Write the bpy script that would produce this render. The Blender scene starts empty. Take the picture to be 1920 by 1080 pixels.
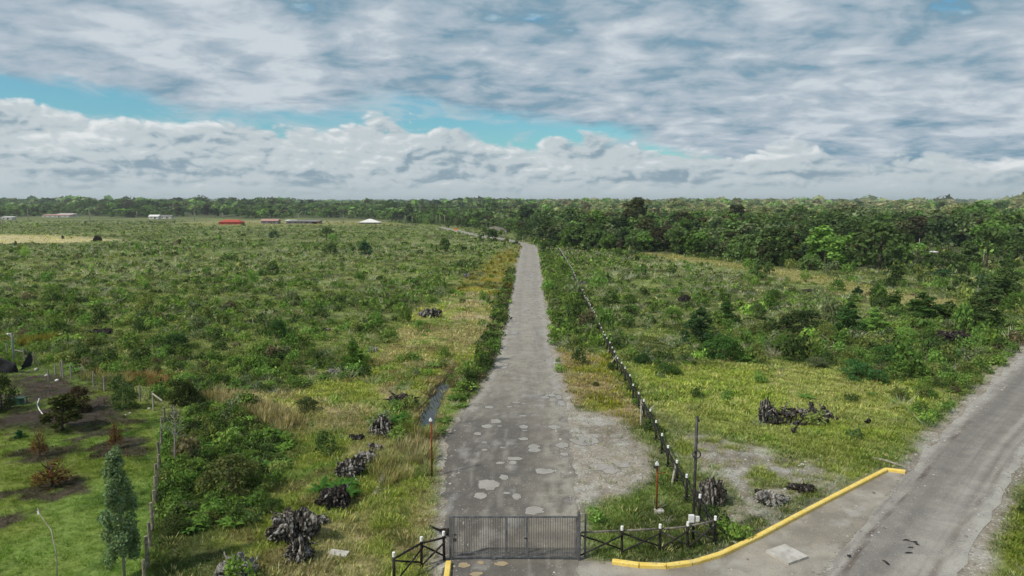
import bpy, math, random
import numpy as np
from mathutils import Vector, Matrix

R = math.radians
random.seed(7)
rng = np.random.default_rng(11)
S = bpy.context.scene
COL = S.collection

# ------------------------------------------------------------------ camera
CAM_H, F, HOR = 14.0, 1280.0, 380.0          # photograph's own measure: 1920 px wide
PITCH = math.atan((540 - HOR) / F)
cam = bpy.data.objects.new("camera", bpy.data.cameras.new("camera"))
COL.objects.link(cam)
cam.location = (0, 0, CAM_H)
cam.rotation_euler = (math.pi / 2 - PITCH, 0, 0)
cam.data.sensor_width = 36.0
cam.data.lens = F / 1920 * 36.0
cam.data.clip_start = 0.5
cam.data.clip_end = 30000
S.camera = cam
cP, sP = math.cos(PITCH), math.sin(PITCH)

def ray(px, py):
    u, v = (px - 960) / F, (540 - py) / F
    return (u, cP + v * sP, -sP + v * cP)

def G(px, py, z=0.0):                        # a point of the ground
    d = ray(px, py); t = (z - CAM_H) / d[2]
    return (d[0] * t, d[1] * t)

def Zat(py, y):                              # height seen at a row at ground distance y
    d = ray(960, py); return CAM_H + d[2] / d[1] * y

def proj(x, y, z):
    w = y * cP - (z - CAM_H) * sP
    return 960 + F * x / w, 540 - F * (y * sP + (z - CAM_H) * cP) / w

# ------------------------------------------------------------------ node helper
class NT:
    def __init__(s, tree): s.t = tree
    def n(s, kind, **kw):
        x = s.t.nodes.new(kind)
        for k, v in kw.items(): setattr(x, k, v)
        return x
    def put(s, sock, v):
        if hasattr(v, "is_output"): s.t.links.new(v, sock)
        elif v is not None: sock.default_value = v
    def m(s, op, a, b=None, c=None, clamp=False):
        x = s.n("ShaderNodeMath", operation=op, use_clamp=clamp)
        for i, v in enumerate((a, b, c)):
            if v is not None: s.put(x.inputs[i], v)
        return x.outputs[0]
    def sm(s, v, lo, hi, a=0.0, b=1.0):      # smoothstep
        x = s.n("ShaderNodeMapRange", interpolation_type="SMOOTHSTEP")
        s.put(x.inputs[0], v)
        for i, q in enumerate((lo, hi, a, b)): s.put(x.inputs[1 + i], q)
        return x.outputs[0]
    def lin(s, v, lo, hi, a=0.0, b=1.0):
        x = s.n("ShaderNodeMapRange")
        s.put(x.inputs[0], v)
        for i, q in enumerate((lo, hi, a, b)): s.put(x.inputs[1 + i], q)
        return x.outputs[0]
    def mix(s, f, a, b, mode="MIX"):
        x = s.n("ShaderNodeMix", data_type="RGBA", blend_type=mode)
        s.put(x.inputs[0], f)
        for i, v in ((6, a), (7, b)):
            if isinstance(v, tuple) and len(v) == 3: v = (*v, 1)
            s.put(x.inputs[i], v)
        return x.outputs[2]
    def xyz(s, x, y, z):
        c = s.n("ShaderNodeCombineXYZ")
        for i, v in enumerate((x, y, z)): s.put(c.inputs[i], v)
        return c.outputs[0]
    def noise(s, vec, scale, detail=4, rough=0.5, dist=0.0):
        x = s.n("ShaderNodeTexNoise")
        if vec is not None: s.put(x.inputs["Vector"], vec)
        x.inputs["Scale"].default_value = scale; x.inputs["Detail"].default_value = detail
        x.inputs["Roughness"].default_value = rough; x.inputs["Distortion"].default_value = dist
        return x.outputs[0]
    def curve(s, v, pts):                    # v in 0..1 -> piecewise curve of pts
        x = s.n("ShaderNodeFloatCurve")
        c = x.mapping.curves[0]
        while len(c.points) > 2: c.points.remove(c.points[1])
        c.points[0].location = pts[0]; c.points[-1].location = pts[-1]
        for p in pts[1:-1]: c.points.new(*p)
        x.mapping.update()
        s.put(x.inputs["Value"], v)
        return x.outputs[0]

# ------------------------------------------------------------------ sky, sun, exposure
SUN = Vector((-0.62, -0.38, 0.78)).normalized()
W = bpy.data.worlds.new("World"); S.world = W; W.use_nodes = True
W.node_tree.nodes.clear()
w = NT(W.node_tree)
SKY = 0.1
gen = w.n("ShaderNodeTexCoord").outputs["Generated"]
sep = w.n("ShaderNodeSeparateXYZ"); w.put(sep.inputs[0], gen)
X, Y, Z = sep.outputs
az = w.m("ARCTAN2", X, Y)
el = w.m("ARCSINE", Z)
AZ0 = 0.75
def azel(px, py):
    d = Vector(ray(px, py)).normalized(); return math.atan2(d.x, d.y), math.asin(d.z)
def elcurve(pts, amp=0.0):
    q = []
    for px, py in pts:
        a, e = azel(px, py); q.append(((a + AZ0) / (2 * AZ0), e / 0.4))
    q = [(0.0, q[0][1])] + q + [(1.0, q[-1][1])]
    u = w.m("DIVIDE", w.m("ADD", az, AZ0), 2 * AZ0, clamp=True)
    return w.m("MULTIPLY", w.curve(u, q), 0.4)
sky = w.n("ShaderNodeTexSky", sky_type="NISHITA", sun_disc=False)
sky.sun_elevation = math.asin(SUN.z); sky.sun_rotation = math.atan2(SUN.x, SUN.y)
sky.altitude = 100; sky.air_density = 1.2; sky.dust_density = 0.6; sky.ozone_density = 2.0
blue = w.mix(1.0, sky.outputs[0], (0.40, 0.72, 0.80, 1), "MULTIPLY")
EXPO = 0.42
def C(r, g, b): return (r / SKY / 2 ** EXPO, g / SKY / 2 ** EXPO, b / SKY / 2 ** EXPO, 1)
# high sheet of stratocumulus, laid out on a plane overhead
den = w.m("ADD", w.m("MAXIMUM", Z, 0.0), 0.20)
P = w.xyz(w.m("DIVIDE", X, den), w.m("DIVIDE", Y, den), 0.37)
n1 = w.noise(P, 3.6, 10, 0.55, 0.4)
n2 = w.noise(w.xyz(w.m("DIVIDE", X, den), w.m("MULTIPLY", w.m("DIVIDE", Y, den), 1.25), 4.1), 6.0, 10, 0.53, 0.3)
n3 = w.noise(P, 1.1, 3, 0.5)
dens = w.m("ADD", w.m("MULTIPLY", n1, 0.55), w.m("MULTIPLY", n2, 0.45))
dens = w.m("ADD", dens, w.m("MULTIPLY", w.m("SUBTRACT", n3, 0.5), 0.35))
shade = w.sm(dens, 0.36, 0.54)
up = w.mix(shade, C(.17, .31, .41), C(.42, .50, .575))
up = w.mix(w.sm(dens, 0.51, 0.64), up, C(.60, .66, .71))
hole = w.m("MAXIMUM", w.sm(dens, 0.32, 0.41), w.sm(el, 0.17, 0.11))
gn = w.m("SUBTRACT", w.noise(w.xyz(az, w.m("MULTIPLY", el, 3.0), 0.9), 7.0, 7, 0.55), 0.5)
upbot = elcurve([(0, 150), (110, 165), (190, 185), (300, 203), (420, 216), (620, 214), (720, 192), (860, 205), (950, 226), (1080, 238), (1200, 246), (1290, 285), (1500, 330), (1920, 350)])
ua = w.sm(w.m("ADD", w.m("SUBTRACT", el, upbot), w.m("MULTIPLY", gn, 0.085)), -0.006, 0.018)
ua = w.m("MULTIPLY", ua, hole)
wisp = w.noise(w.xyz(az, w.m("MULTIPLY", el, 4.2), 3.3), 8.0, 9, 0.60, 0.5)
blue = w.mix(w.m("MULTIPLY", w.sm(wisp, 0.47, 0.64), 0.85), blue, C(.42, .56, .63))
c1 = w.mix(ua, blue, up)
# cumulus bank above the horizon
e2 = w.m("MULTIPLY", el, 1.9)
wz = w.n("ShaderNodeTexNoise"); wz.inputs["Scale"].default_value = 16.0; wz.inputs["Detail"].default_value = 4
w.put(wz.inputs["Vector"], w.xyz(az, e2, 1.3))
def puffs(a, e):                              # billowing heaps: rounded lobes with creases between them
    sc = w.n("ShaderNodeVectorMath", operation="MULTIPLY_ADD")
    w.put(sc.inputs[0], wz.outputs["Color"]); sc.inputs[1].default_value = (0.045, 0.03, 0.0); w.put(sc.inputs[2], w.xyz(a, e, 2.2))
    t = None
    for k, (f, g) in enumerate(((8.0, 1.0), (17.0, 0.55), (36.0, 0.3), (78.0, 0.15), (160.0, 0.07))):
        o = w.m("MULTIPLY", w.m("ABSOLUTE", w.m("SUBTRACT", w.noise(sc.outputs[0], f, 0.0), 0.5)), 2.0 * g)
        t = o if t is None else w.m("ADD", t, o)
    return t
bn = puffs(az, e2)
bnS = puffs(w.m("ADD", az, -0.006), w.m("ADD", e2, 0.010))
bF = w.noise(w.xyz(az, w.m("MULTIPLY", el, 5.0), 7.7), 6.5, 7, 0.58, 0.3)
banktop = elcurve([(0, 168), (100, 186), (200, 206), (290, 214), (400, 224), (560, 238), (700, 226), (820, 236), (940, 257), (1010, 268), (1150, 262), (1230, 278), (1380, 287), (1500, 272), (1560, 285), (1650, 296), (1800, 305), (1920, 312)])
bd = w.m("SUBTRACT", banktop, el)
edge = w.m("ADD", bd, w.m("MULTIPLY", w.m("SUBTRACT", bn, 0.5), 0.034))
ba = w.sm(edge, -0.002, 0.007)
relief = w.m("MULTIPLY", w.m("SUBTRACT", bn, bnS), 1.35)
lum = w.m("ADD", w.m("ADD", 0.50, relief), w.m("MULTIPLY", w.m("SUBTRACT", bF, 0.5), 1.5))
rim = w.m("MULTIPLY", w.sm(edge, 0.035, 0.004), 0.22)
lum = w.m("ADD", lum, rim)
hz = w.sm(el, -0.008, 0.034)                     # contrast dies towards the horizon
lum = w.m("ADD", w.m("MULTIPLY", lum, hz), w.m("MULTIPLY", w.m("SUBTRACT", 1.0, hz), 0.50))
bank = w.mix(w.sm(lum, 0.10, 0.62), C(.26, .36, .43), C(.54, .61, .64))
bank = w.mix(w.sm(lum, 0.66, 1.15), bank, C(.78, .81, .82))
bank = w.mix(w.sm(el, 0.035, 0.0, 0.0, 0.7), bank, C(.46, .56, .58))
c2 = w.mix(ba, c1, bank)
bg = w.n("ShaderNodeBackground"); w.put(bg.inputs[0], c2); bg.inputs[1].default_value = SKY
w.put(w.n("ShaderNodeOutputWorld").inputs[0], bg.outputs[0])

sl = bpy.data.lights.new("sun", "SUN"); sl.energy = 3.0; sl.angle = R(3.5); sl.color = (1.0, 0.94, 0.84)
so = bpy.data.objects.new("sun", sl); COL.objects.link(so)
so.rotation_euler = SUN.to_track_quat("Z", "Y").to_euler(); so.location = (-60, -40, 90)
S.view_settings.view_transform = "Standard"; S.view_settings.look = "None"
S.view_settings.gamma = 1.0; S.view_settings.exposure = EXPO; S.view_settings.use_curve_mapping = False
S.cycles.use_denoising = True
S.cycles.max_bounces = 5; S.cycles.diffuse_bounces = 3; S.cycles.transmission_bounces = 3; S.cycles.volume_bounces = 0
S.cycles.use_adaptive_sampling = True; S.cycles.adaptive_threshold = 0.02
#SKYEND
# ------------------------------------------------------------------ numpy noise, polygons
def _h(i, j, s):
    n = (i.astype(np.int64) * 374761393 + j.astype(np.int64) * 668265263 + s * 974711) & 0x7fffffff
    n = ((n ^ (n >> 13)) * 1274126177) & 0x7fffffff
    return ((n ^ (n >> 16)) & 0xffff) / 65535.0
def vn(x, y, s=0):
    x = np.asarray(x, float); y = np.asarray(y, float)
    i, j = np.floor(x), np.floor(y); u, v = x - i, y - j
    u = u * u * (3 - 2 * u); v = v * v * (3 - 2 * v)
    return (_h(i, j, s) * (1 - u) + _h(i + 1, j, s) * u) * (1 - v) + (_h(i, j + 1, s) * (1 - u) + _h(i + 1, j + 1, s) * u) * v
def fbm(x, y, s=0, o=4):
    t = 0; a = 0.5; n = 0
    for k in range(o):
        t = t + a * vn(x * 2 ** k, y * 2 ** k, s + k * 17); n += a; a *= 0.55
    return t / n
def sstep(v, lo, hi):
    t = np.clip((v - lo) / (hi - lo), 0, 1); return t * t * (3 - 2 * t)
def sdpoly(P, x, y):                          # signed distance, negative inside
    x = np.asarray(x, float); y = np.asarray(y, float)
    d = np.full(x.shape, 1e9); ins = np.zeros(x.shape, bool)
    n = len(P)
    for k in range(n):
        ax, ay = P[k]; bx, by = P[(k + 1) % n]
        ex, ey = bx - ax, by - ay; wx, wy = x - ax, y - ay
        t = np.clip((wx * ex + wy * ey) / (ex * ex + ey * ey + 1e-12), 0, 1)
        d = np.minimum(d, (wx - ex * t) ** 2 + (wy - ey * t) ** 2)
        if ey != 0:
            c = (ay > y) != (by > y)
            ins ^= c & (x < ex * (y - ay) / ey + ax)
    d = np.sqrt(d); return np.where(ins, -d, d)
def sdline(P, x, y):
    x = np.asarray(x, float); y = np.asarray(y, float); d = np.full(x.shape, 1e9)
    for (ax, ay), (bx, by) in zip(P[:-1], P[1:]):
        ex, ey = bx - ax, by - ay; wx, wy = x - ax, y - ay
        t = np.clip((wx * ex + wy * ey) / (ex * ex + ey * ey + 1e-12), 0, 1)
        d = np.minimum(d, (wx - ex * t) ** 2 + (wy - ey * t) ** 2)
    return np.sqrt(d)
def GP(pts): return [G(*p) for p in pts]
def resample(P, n):
    P = np.array(P); s = np.r_[0, np.cumsum(np.hypot(*np.diff(P, axis=0).T))]
    t = np.linspace(0, s[-1], n); return np.c_[np.interp(t, s, P[:, 0]), np.interp(t, s, P[:, 1])]

# places, measured on the photograph and laid on the ground
RL = GP([(815, 1260), (833, 1080), (832, 1000), (833, 940), (834, 870), (838, 830), (852, 798), (880, 760), (905, 730), (925, 700), (942, 650), (952, 600), (961, 555), (969, 510), (975, 480), (979, 465), (976, 459), (960, 454), (930, 448.5), (880, 440.5), (850, 433.5), (822, 427)])
RR = GP([(1115, 1260), (1088, 1080), (1084, 1000), (1078, 940), (1073, 870), (1070, 830), (1066, 798), (1060, 760), (1052, 730), (1040, 700), (1030, 650), (1024, 600), (1018, 555), (1014, 510), (1010, 480), (1007, 466), (1000, 460), (975, 453.5), (940, 446.5), (888, 438), (856, 431), (828, 425)])
ROAD = RL + RR[::-1]
ML = GP([(2300, 395.5), (2150, 520), (2000, 595), (1920, 657), (1870, 712), (1800, 782), (1740, 842), (1700, 888), (1640, 960), (1590, 1015), (1530, 1085), (1440, 1190), (1330, 1330)])
MR = GP([(2330, 396), (2280, 540), (2150, 640), (2010, 745), (1925, 845), (1885, 905), (1845, 975), (1815, 1025), (1795, 1065), (1778, 1100), (1730, 1190), (1660, 1330)])
MAIN = ML + MR[::-1]
KERB = GP([(1148, 1056), (1200, 1063), (1250, 1064.5), (1300, 1058), (1350, 1043), (1420, 1010), (1500, 967), (1580, 925), (1662, 883), (1697, 887)])
FORE = GP([(790, 1260), (838, 1090), (846, 1053), (1084, 1051), (1120, 1055)]) + KERB + GP([(1640, 962), (1590, 1017), (1530, 1087), (1440, 1192), (1300, 1300)])
DITCH = GP([(856, 692), (846, 702), (824, 728), (806, 760), (798, 790), (792, 806)])
POOL = GP([(748, 878), (738, 896), (728, 905)])
GARDEN = GP([(-300, 1250), (-300, 690), (-50, 680), (60, 690), (130, 700), (180, 728), (262, 750), (300, 765), (308, 800), (298, 870), (288, 950), (276, 1060), (262, 1250)])
SOIL = GP([(-60, 700), (60, 694), (120, 704), (180, 730), (235, 752), (260, 785), (220, 800), (150, 806), (90, 812), (30, 806), (-60, 820)])
LMEAD = GP([(530, 1250), (480, 1100), (430, 1020), (470, 940), (545, 880), (560, 820), (480, 770), (420, 735), (540, 745), (590, 720), (690, 712), (700, 660), (740, 640), (760, 600), (800, 575), (880, 540), (940, 545), (950, 600), (938, 650), (915, 712), (880, 757), (845, 800), (836, 840), (834, 1250)])
OLIVE = GP([(835, 545), (900, 500), (940, 470), (975, 458), (976, 480), (968, 515), (958, 560), (945, 560), (900, 552)])
RVERGE = GP([(1030, 655), (1070, 662), (1150, 668), (1165, 700), (1195, 770), (1215, 810), (1180, 800), (1120, 775), (1066, 758), (1045, 700)])
RMEAD = GP([(1160, 690), (1300, 690), (1420, 680), (1560, 690), (1700, 720), (1790, 740), (1700, 830), (1650, 870), (1560, 900), (1420, 900), (1300, 880), (1240, 800)])
RGRAV = GP([(1235, 800), (1330, 805), (1420, 830), (1500, 860), (1580, 880), (1560, 915), (1480, 955), (1420, 985), (1360, 1005), (1330, 930), (1270, 860)])
APRON = GP([(1050, 745), (1070, 762), (1150, 785), (1200, 810), (1228, 850), (1225, 880), (1180, 930), (1090, 965), (1040, 975), (1040, 800)])
CLEAR = GP([(1170, 466), (1260, 476), (1330, 488), (1460, 503), (1550, 520), (1620, 535), (1760, 560), (1880, 585), (1880, 605), (1740, 590), (1600, 552), (1500, 530), (1420, 510), (1330, 499), (1230, 484)])
STRAW = GP([(-80, 441), (60, 440), (160, 445), (225, 450), (150, 455), (0, 458), (-80, 460)])
HOUSEF = GP([(330, 416), (480, 413), (700, 414), (770, 422), (600, 423), (380, 424)])
BANK = GP([(1800, 1100), (1830, 1000), (1880, 920), (1925, 860), (2010, 770), (2200, 700), (2200, 1260), (1740, 1260)])
CLEAR2 = GP([(1745, 428), (1840, 426), (1835, 437), (1745, 439)]); CLEAR3 = GP([(1855, 441), (1930, 437), (2100, 440), (2100, 455), (1880, 452)])
CORNER = GP([(1095, 1045), (1090, 975), (1180, 935), (1228, 880), (1235, 830), (1262, 860), (1345, 1015), (1330, 1050), (1250, 1060), (1150, 1052)])
FOREST = GP([(-700, 410), (0, 409), (60, 407), (140, 404.5), (230, 408), (335, 407.5), (420, 409.5), (520, 410), (600, 409), (660, 410), (740, 413), (770, 419), (840, 422), (882, 427), (945, 430), (975, 440), (1002, 448), (1030, 459), (1060, 466), (1100, 469), (1180, 472), (1250, 476), (1330, 482), (1400, 488), (1460, 503), (1520, 506), (1620, 506), (1720, 500), (1830, 494), (1930, 490), (2500, 484)]) + [(9000, 6500), (-9000, 6500)]
SPOTS = [(G(x, y), r) for x, y, r in ((95, 912, 1.5), (228, 838, 1.3), (70, 855, 1.2), (15, 925, 0.9), (5, 980, 0.8), (110, 850, .9), (165, 815, 1.1), (250, 790, .8))]
DEADG = GP([(250, 1005), (330, 1040), (480, 1010), (560, 940), (480, 930), (430, 990), (330, 985)])

def terr(x, y):                               # height of the ground
    x = np.asarray(x, float); y = np.asarray(y, float)
    near = y < 260
    h = np.zeros(x.shape)
    def part(x, y):
        d = np.minimum(np.minimum(sdpoly(ROAD, x, y), sdpoly(MAIN, x, y)), sdpoly(FORE, x, y))
        d = np.minimum(d, sdpoly(APRON, x, y))
        b = (fbm(x / 9, y / 9, 3) - .42) * .55 + (fbm(x / 2.2, y / 2.2, 9, 3) - .5) * .22
        k = sstep(d, 0.2, 3.0)
        g = sdpoly(GARDEN, x, y); k = k * (0.35 + 0.65 * sstep(g, -1, 2))
        bank = sstep(-sdpoly(BANK, x, y), 0.0, 5.0)
        h = -0.012 + k * b - 0.9 * bank
        c = sdline(DITCH, x, y)
        h = h - 0.60 * sstep(c, .85, 0.30) - .34 * sstep(sdline(POOL, x, y), 1.0, .3)
        s = sdpoly(SOIL, x, y); h = h + .25 * sstep(-s, 0, 2.5) * fbm(x / 1.3, y / 1.3, 31)
        return h
    if near.any():
        h[near] = part(x[near], y[near])
    f = ~near
    h[f] = (fbm(x[f] / 30, y[f] / 30, 5, 2) - .5) * .5 * sstep(y[f], 260, 330)
    far = sstep(y, 700, 3600)
    h = h + far * (5 + 26 * np.clip(fbm(x / 900 + 3, y / 700, 21, 3) - .35, 0, 1)) + sstep(y, 500, 1500) * 3.0 * np.clip((-x - 150) / 500, 0, 1)
    return h
def th(x, y): return float(terr(np.array([x]), np.array([y]))[0])

def mixc(a, b, t):
    return a + (np.asarray(b) - a) * np.asarray(t)[..., None]
SOILC = (.042, .033, .026); GRAVC = (.26, .232, .188); STRAWC = (.34, .29, .155); YGC = (.235, .245, .062); LUSHC = (.14, .205, .045); OLIVEC = (.20, .165, .03)
def ground_col(x, y):                         # what grows or lies there: rgb, gravel share
    n1 = fbm(x / 14, y / 14, 1); n2 = fbm(x / 3.1, y / 3.1, 2); n3 = fbm(x / .8, y / .8, 4, 3); n4 = fbm(x / 45, y / 30, 41, 3)
    c = np.zeros(x.shape + (3,)); c[:] = (.085, .098, .036)
    c = mixc(c, (.14, .18, .048), sstep(n2, .42, .62))
    c = mixc(c, (.195, .215, .082), sstep(n1 * .6 + n2 * .4, .46, .60) * .75)
    c = mixc(c, (.05, .042, .03), sstep(n3, .6, .75) * .5)
    j = (n2 - .5) * 3 + (n3 - .5) * 1.2
    def z(P, s=.8, k=1.0): return sstep(-(sdpoly(P, x, y) + j * k), -s, s)
    grassy = mixc(mixc(np.tile(np.array(YGC), x.shape + (1,)), STRAWC, sstep(n2 * .5 + n1 * .5, .44, .55) * .9), (.13, .19, .040), sstep(n3 * .4 + n2 * .6, .50, .60) * .9)
    grassy = mixc(grassy, (.15, .115, .06), sstep(fbm(x / 1.9, y / 1.9, 44), .52, .64) * .8)
    grassy = mixc(grassy, (.33, .255, .165), sstep(fbm(x / 5.5, y / 5.5, 47), .52, .62) * .65)
    m = z(LMEAD); c = c + (grassy - c) * m[..., None]
    gy = mixc(grassy, (.25, .285, .060), np.full(x.shape, .55))
    m = z(RMEAD, 2.5, 2.0); c = c + (gy - c) * m[..., None]
    c = mixc(c, OLIVEC, z(OLIVE, 2.0, 2) * sstep(n2, .3, .55))
    c = mixc(c, mixc(np.tile(np.array((.26, .20, .12)), x.shape + (1,)), (.17, .17, .03), sstep(n2, .45, .6)), z(RVERGE, .8))
    c = mixc(c, (.24, .215, .09), z(CLEAR, 2.0, 2.5)); c = mixc(c, (.42, .36, .20), z(STRAW, 3, 4)); c = mixc(c, (.22, .21, .09), z(HOUSEF, 6, 3))
    c = mixc(c, (.21, .21, .09), np.maximum(z(CLEAR2, 6, 2), z(CLEAR3, 6, 2)))
    c = mixc(c, (.15, .17, .032), z(BANK, .5))
    c = mixc(c, (.22, .165, .11), z(DEADG) * .6 * sstep(n2, .4, .6))
    lawn = mixc(mixc(np.tile(np.array(LUSHC), x.shape + (1,)), (.14, .17, .035), sstep(n1, .42, .62)), (.06, .10, .02), sstep(n2, .55, .7))
    m = z(GARDEN, .3, .25); c = c + (lawn - c) * m[..., None]
    so = z(SOIL, 1.2, .9) * (.25 + .75 * sstep(n2 * .6 + n3 * .4, .36, .52)); so = np.maximum(so, sstep(-(sdpoly(GARDEN, x, y)), .3, 1) * sstep(y, 36, 41) * sstep(n3 * .5 + n2 * .5, .53, .60) * .8)
    for (px, py), r in SPOTS:
        so = np.maximum(so, sstep(r - np.hypot(x - px, (y - py) * .8) + j * 1.0 + (n3 - .5) * 1.6, -.3, .3) * .9)
    so = np.maximum(so, sstep(.62 - np.minimum(sdline(DITCH, x, y), sdline(POOL, x, y)) + (n3 - .5) * .8, -.2, .25))
    c = mixc(c, SOILC, so); c = mixc(c, (.085, .062, .05), so * sstep(n3, .5, .68) * .6)
    c = mixc(c, (.25, .18, .10), sstep(.25 - np.abs(sdline(DITCH, x, y) - .8) + (n3 - .5) * .5, 0, .3) * .8)
    dr = sdpoly(ROAD, x, y); dm = sdpoly(MAIN, x, y); df = sdpoly(FORE, x, y)
    g = sstep(-(dr - .55 + j * .35), -.35, .35)
    g = np.maximum(g, sstep(-(dm - .8 + j * .4), -.5, .5)); g = np.maximum(g, sstep(-(df - .25 + j * .12), -.3, .3))
    g = np.maximum(g, z(APRON, .8, .7)); g = np.maximum(g, z(RGRAV, 1.2, 1.4) * sstep(n3 * .6 + n2 * .4, .36, .52))
    gc = mixc(mixc(np.tile(np.array(GRAVC), x.shape + (1,)), (.19, .165, .13), sstep(n2, .45, .62)), (.36, .35, .32), sstep(n3, .52, .7) * .7)
    c = c + (gc - c) * g[..., None]
    fo = sstep(-sdpoly(FOREST, x, y), -4, 4); c = mixc(c, (.07, .085, .032), fo * (1 - np.maximum(z(CLEAR2, 6, 2), z(CLEAR3, 6, 2))))
    return c, g

# ------------------------------------------------------------------ mesh helpers
def add_attr(me, name, arr):
    a = me.color_attributes.new(name, "FLOAT_COLOR", "POINT")
    q = np.ones((len(arr), 4), np.float32); q[:, :arr.shape[1]] = arr
    a.data.foreach_set("color", q.ravel())
def np_mesh(name, V, Q, cols=None, mat=None, smooth=False, mi=None):
    me = bpy.data.meshes.new(name)
    me.vertices.add(len(V)); me.vertices.foreach_set("co", np.asarray(V, np.float32).ravel())
    Q = np.asarray(Q, np.int32); me.loops.add(Q.size); me.loops.foreach_set("vertex_index", Q.ravel())
    me.polygons.add(len(Q)); me.polygons.foreach_set("loop_start", np.arange(0, Q.size, Q.shape[1], dtype=np.int32))
    if mi is not None: me.polygons.foreach_set("material_index", np.asarray(mi, np.int32))
    if smooth: me.polygons.foreach_set("use_smooth", np.ones(len(Q), bool))
    me.update(calc_edges=True)
    if cols is not None: add_attr(me, "Col", np.asarray(cols))
    for x in (mat if isinstance(mat, (list, tuple)) else [mat]):
        if x: me.materials.append(x)
    return me
def link(name, me, parent=None, loc=None):
    o = bpy.data.objects.new(name, me); COL.objects.link(o)
    if parent is not None: o.parent = parent
    if loc is not None: o.location = loc
    return o
def tag(o, label=None, cat=None, group=None, kind=None):
    for k, v in (("label", label), ("category", cat), ("group", group), ("kind", kind)):
        if v: o[k] = v
    return o
def thing(name, label, cat, loc=(0, 0, 0), rz=0.0, group=None):
    o = bpy.data.objects.new(name, None); COL.objects.link(o); o.empty_display_size = .2
    o.location = loc; o.rotation_euler = (0, 0, rz)
    return tag(o, label, cat, group)
def copy_tree(o, parent=None):
    c = o.copy(); COL.objects.link(c); c.parent = parent
    for ch in o.children: copy_tree(ch, c)
    return c
class MB:                                     # gathers boxes, tubes and sheets into one mesh
    def __init__(s): s.v, s.f = [], []
    def add(s, v, f):
        k = len(s.v); s.v += [tuple(p) for p in v]; s.f += [tuple(i + k for i in q) for q in f]; return s
    def box(s, c, d, rz=0.0, M=None):
        q = [(sx * d[0] / 2, sy * d[1] / 2, sz * d[2] / 2) for sx in (-1, 1) for sy in (-1, 1) for sz in (-1, 1)]
        m = (M or Matrix.Rotation(rz, 3, "Z")); c = Vector(c)
        return s.add([c + m @ Vector(p) for p in q], [(0, 1, 3, 2), (4, 6, 7, 5), (0, 4, 5, 1), (2, 3, 7, 6), (0, 2, 6, 4), (1, 5, 7, 3)])
    def tube(s, pts, rad, n=8, cap=True, wob=0.0):
        pts = [Vector(p) for p in pts]; k = len(pts)
        rad = [rad] * k if not hasattr(rad, "__len__") else rad
        v, f = [], []
        ref = None
        for i, p in enumerate(pts):
            t = (pts[min(i + 1, k - 1)] - pts[max(i - 1, 0)]).normalized()
            if ref is None: ref = (Vector((1, 0, 0)) if abs(t.x) < .8 else Vector((0, 1, 0)))
            a = (ref - t * ref.dot(t)).normalized(); b = t.cross(a); ref = a
            for j in range(n):
                h = 2 * math.pi * j / n; r = rad[i] * (1 + (random.uniform(-wob, wob) if wob else 0))
                v.append(p + a * (r * math.cos(h)) + b * (r * math.sin(h)))
        for i in range(k - 1):
            for j in range(n):
                f.append((i * n + j, i * n + (j + 1) % n, (i + 1) * n + (j + 1) % n, (i + 1) * n + j))
        if cap: f.append(tuple(range(n - 1, -1, -1))); f.append(tuple((k - 1) * n + j for j in range(n)))
        return s.add(v, f)
    def sweep(s, pts, prof, z0=0.0):          # profile (offset to the right, height) along a ground polyline
        P = np.array(pts); k, n = len(P), len(prof); v, f = [], []
        for i in range(k):
            t = P[min(i + 1, k - 1)] - P[max(i - 1, 0)]; t = t / np.hypot(*t); r = np.array([t[1], -t[0]])
            v += [(*(P[i] + r * a), z0 + h) for a, h in prof]
        for i in range(k - 1):
            for j in range(n):
                f.append((i * n + j, i * n + (j + 1) % n, (i + 1) * n + (j + 1) % n, (i + 1) * n + j))
        f.append(tuple(range(n))); f.append(tuple((k - 1) * n + j for j in range(n - 1, -1, -1)))
        return s.add(v, f)
    def mesh(s, name, mat, smooth=False):
        me = bpy.data.meshes.new(name); me.from_pydata(s.v, [], s.f); me.update()
        if smooth: me.polygons.foreach_set("use_smooth", [True] * len(me.polygons))
        me.materials.append(mat); return me
    def build(s, name, mat, parent=None, smooth=False, loc=None):
        return link(name, s.mesh(name, mat, smooth), parent, loc)

# ------------------------------------------------------------------ materials
def newmat(name):
    m = bpy.data.materials.new(name); m.use_nodes = True; m.node_tree.nodes.clear(); return m, NT(m.node_tree)
def princ(t, col, rough=.9, spec=.3, metal=0.0, bump=None, bstr=.3, bdist=.02):
    p = t.n("ShaderNodeBsdfPrincipled"); t.put(p.inputs["Base Color"], (*col, 1) if isinstance(col, tuple) and len(col) == 3 else col)
    t.put(p.inputs["Roughness"], rough); p.inputs["Specular IOR Level"].default_value = spec; p.inputs["Metallic"].default_value = metal
    if bump is not None:
        b = t.n("ShaderNodeBump"); b.inputs["Strength"].default_value = bstr; b.inputs["Distance"].default_value = bdist
        t.put(b.inputs["Height"], bump); t.put(p.inputs["Normal"], b.outputs[0])
    t.put(t.n("ShaderNodeOutputMaterial").inputs[0], p.outputs[0]); return p
def opos(t): return t.n("ShaderNodeTexCoord").outputs["Object"]
def plain(name, a, b, scale=6.0, rough=.8, spec=.3, metal=0.0, stretch=None, detail=5, bstr=.3, lo=.35, hi=.65):
    m, t = newmat(name); v = opos(t)
    if stretch:
        q = t.n("ShaderNodeVectorMath", operation="MULTIPLY"); t.put(q.inputs[0], v); q.inputs[1].default_value = stretch; v = q.outputs[0]
    n = t.noise(v, scale, detail, .6)
    princ(t, t.mix(t.sm(n, lo, hi), a, b), rough, spec, metal, n, bstr); return m
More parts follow.
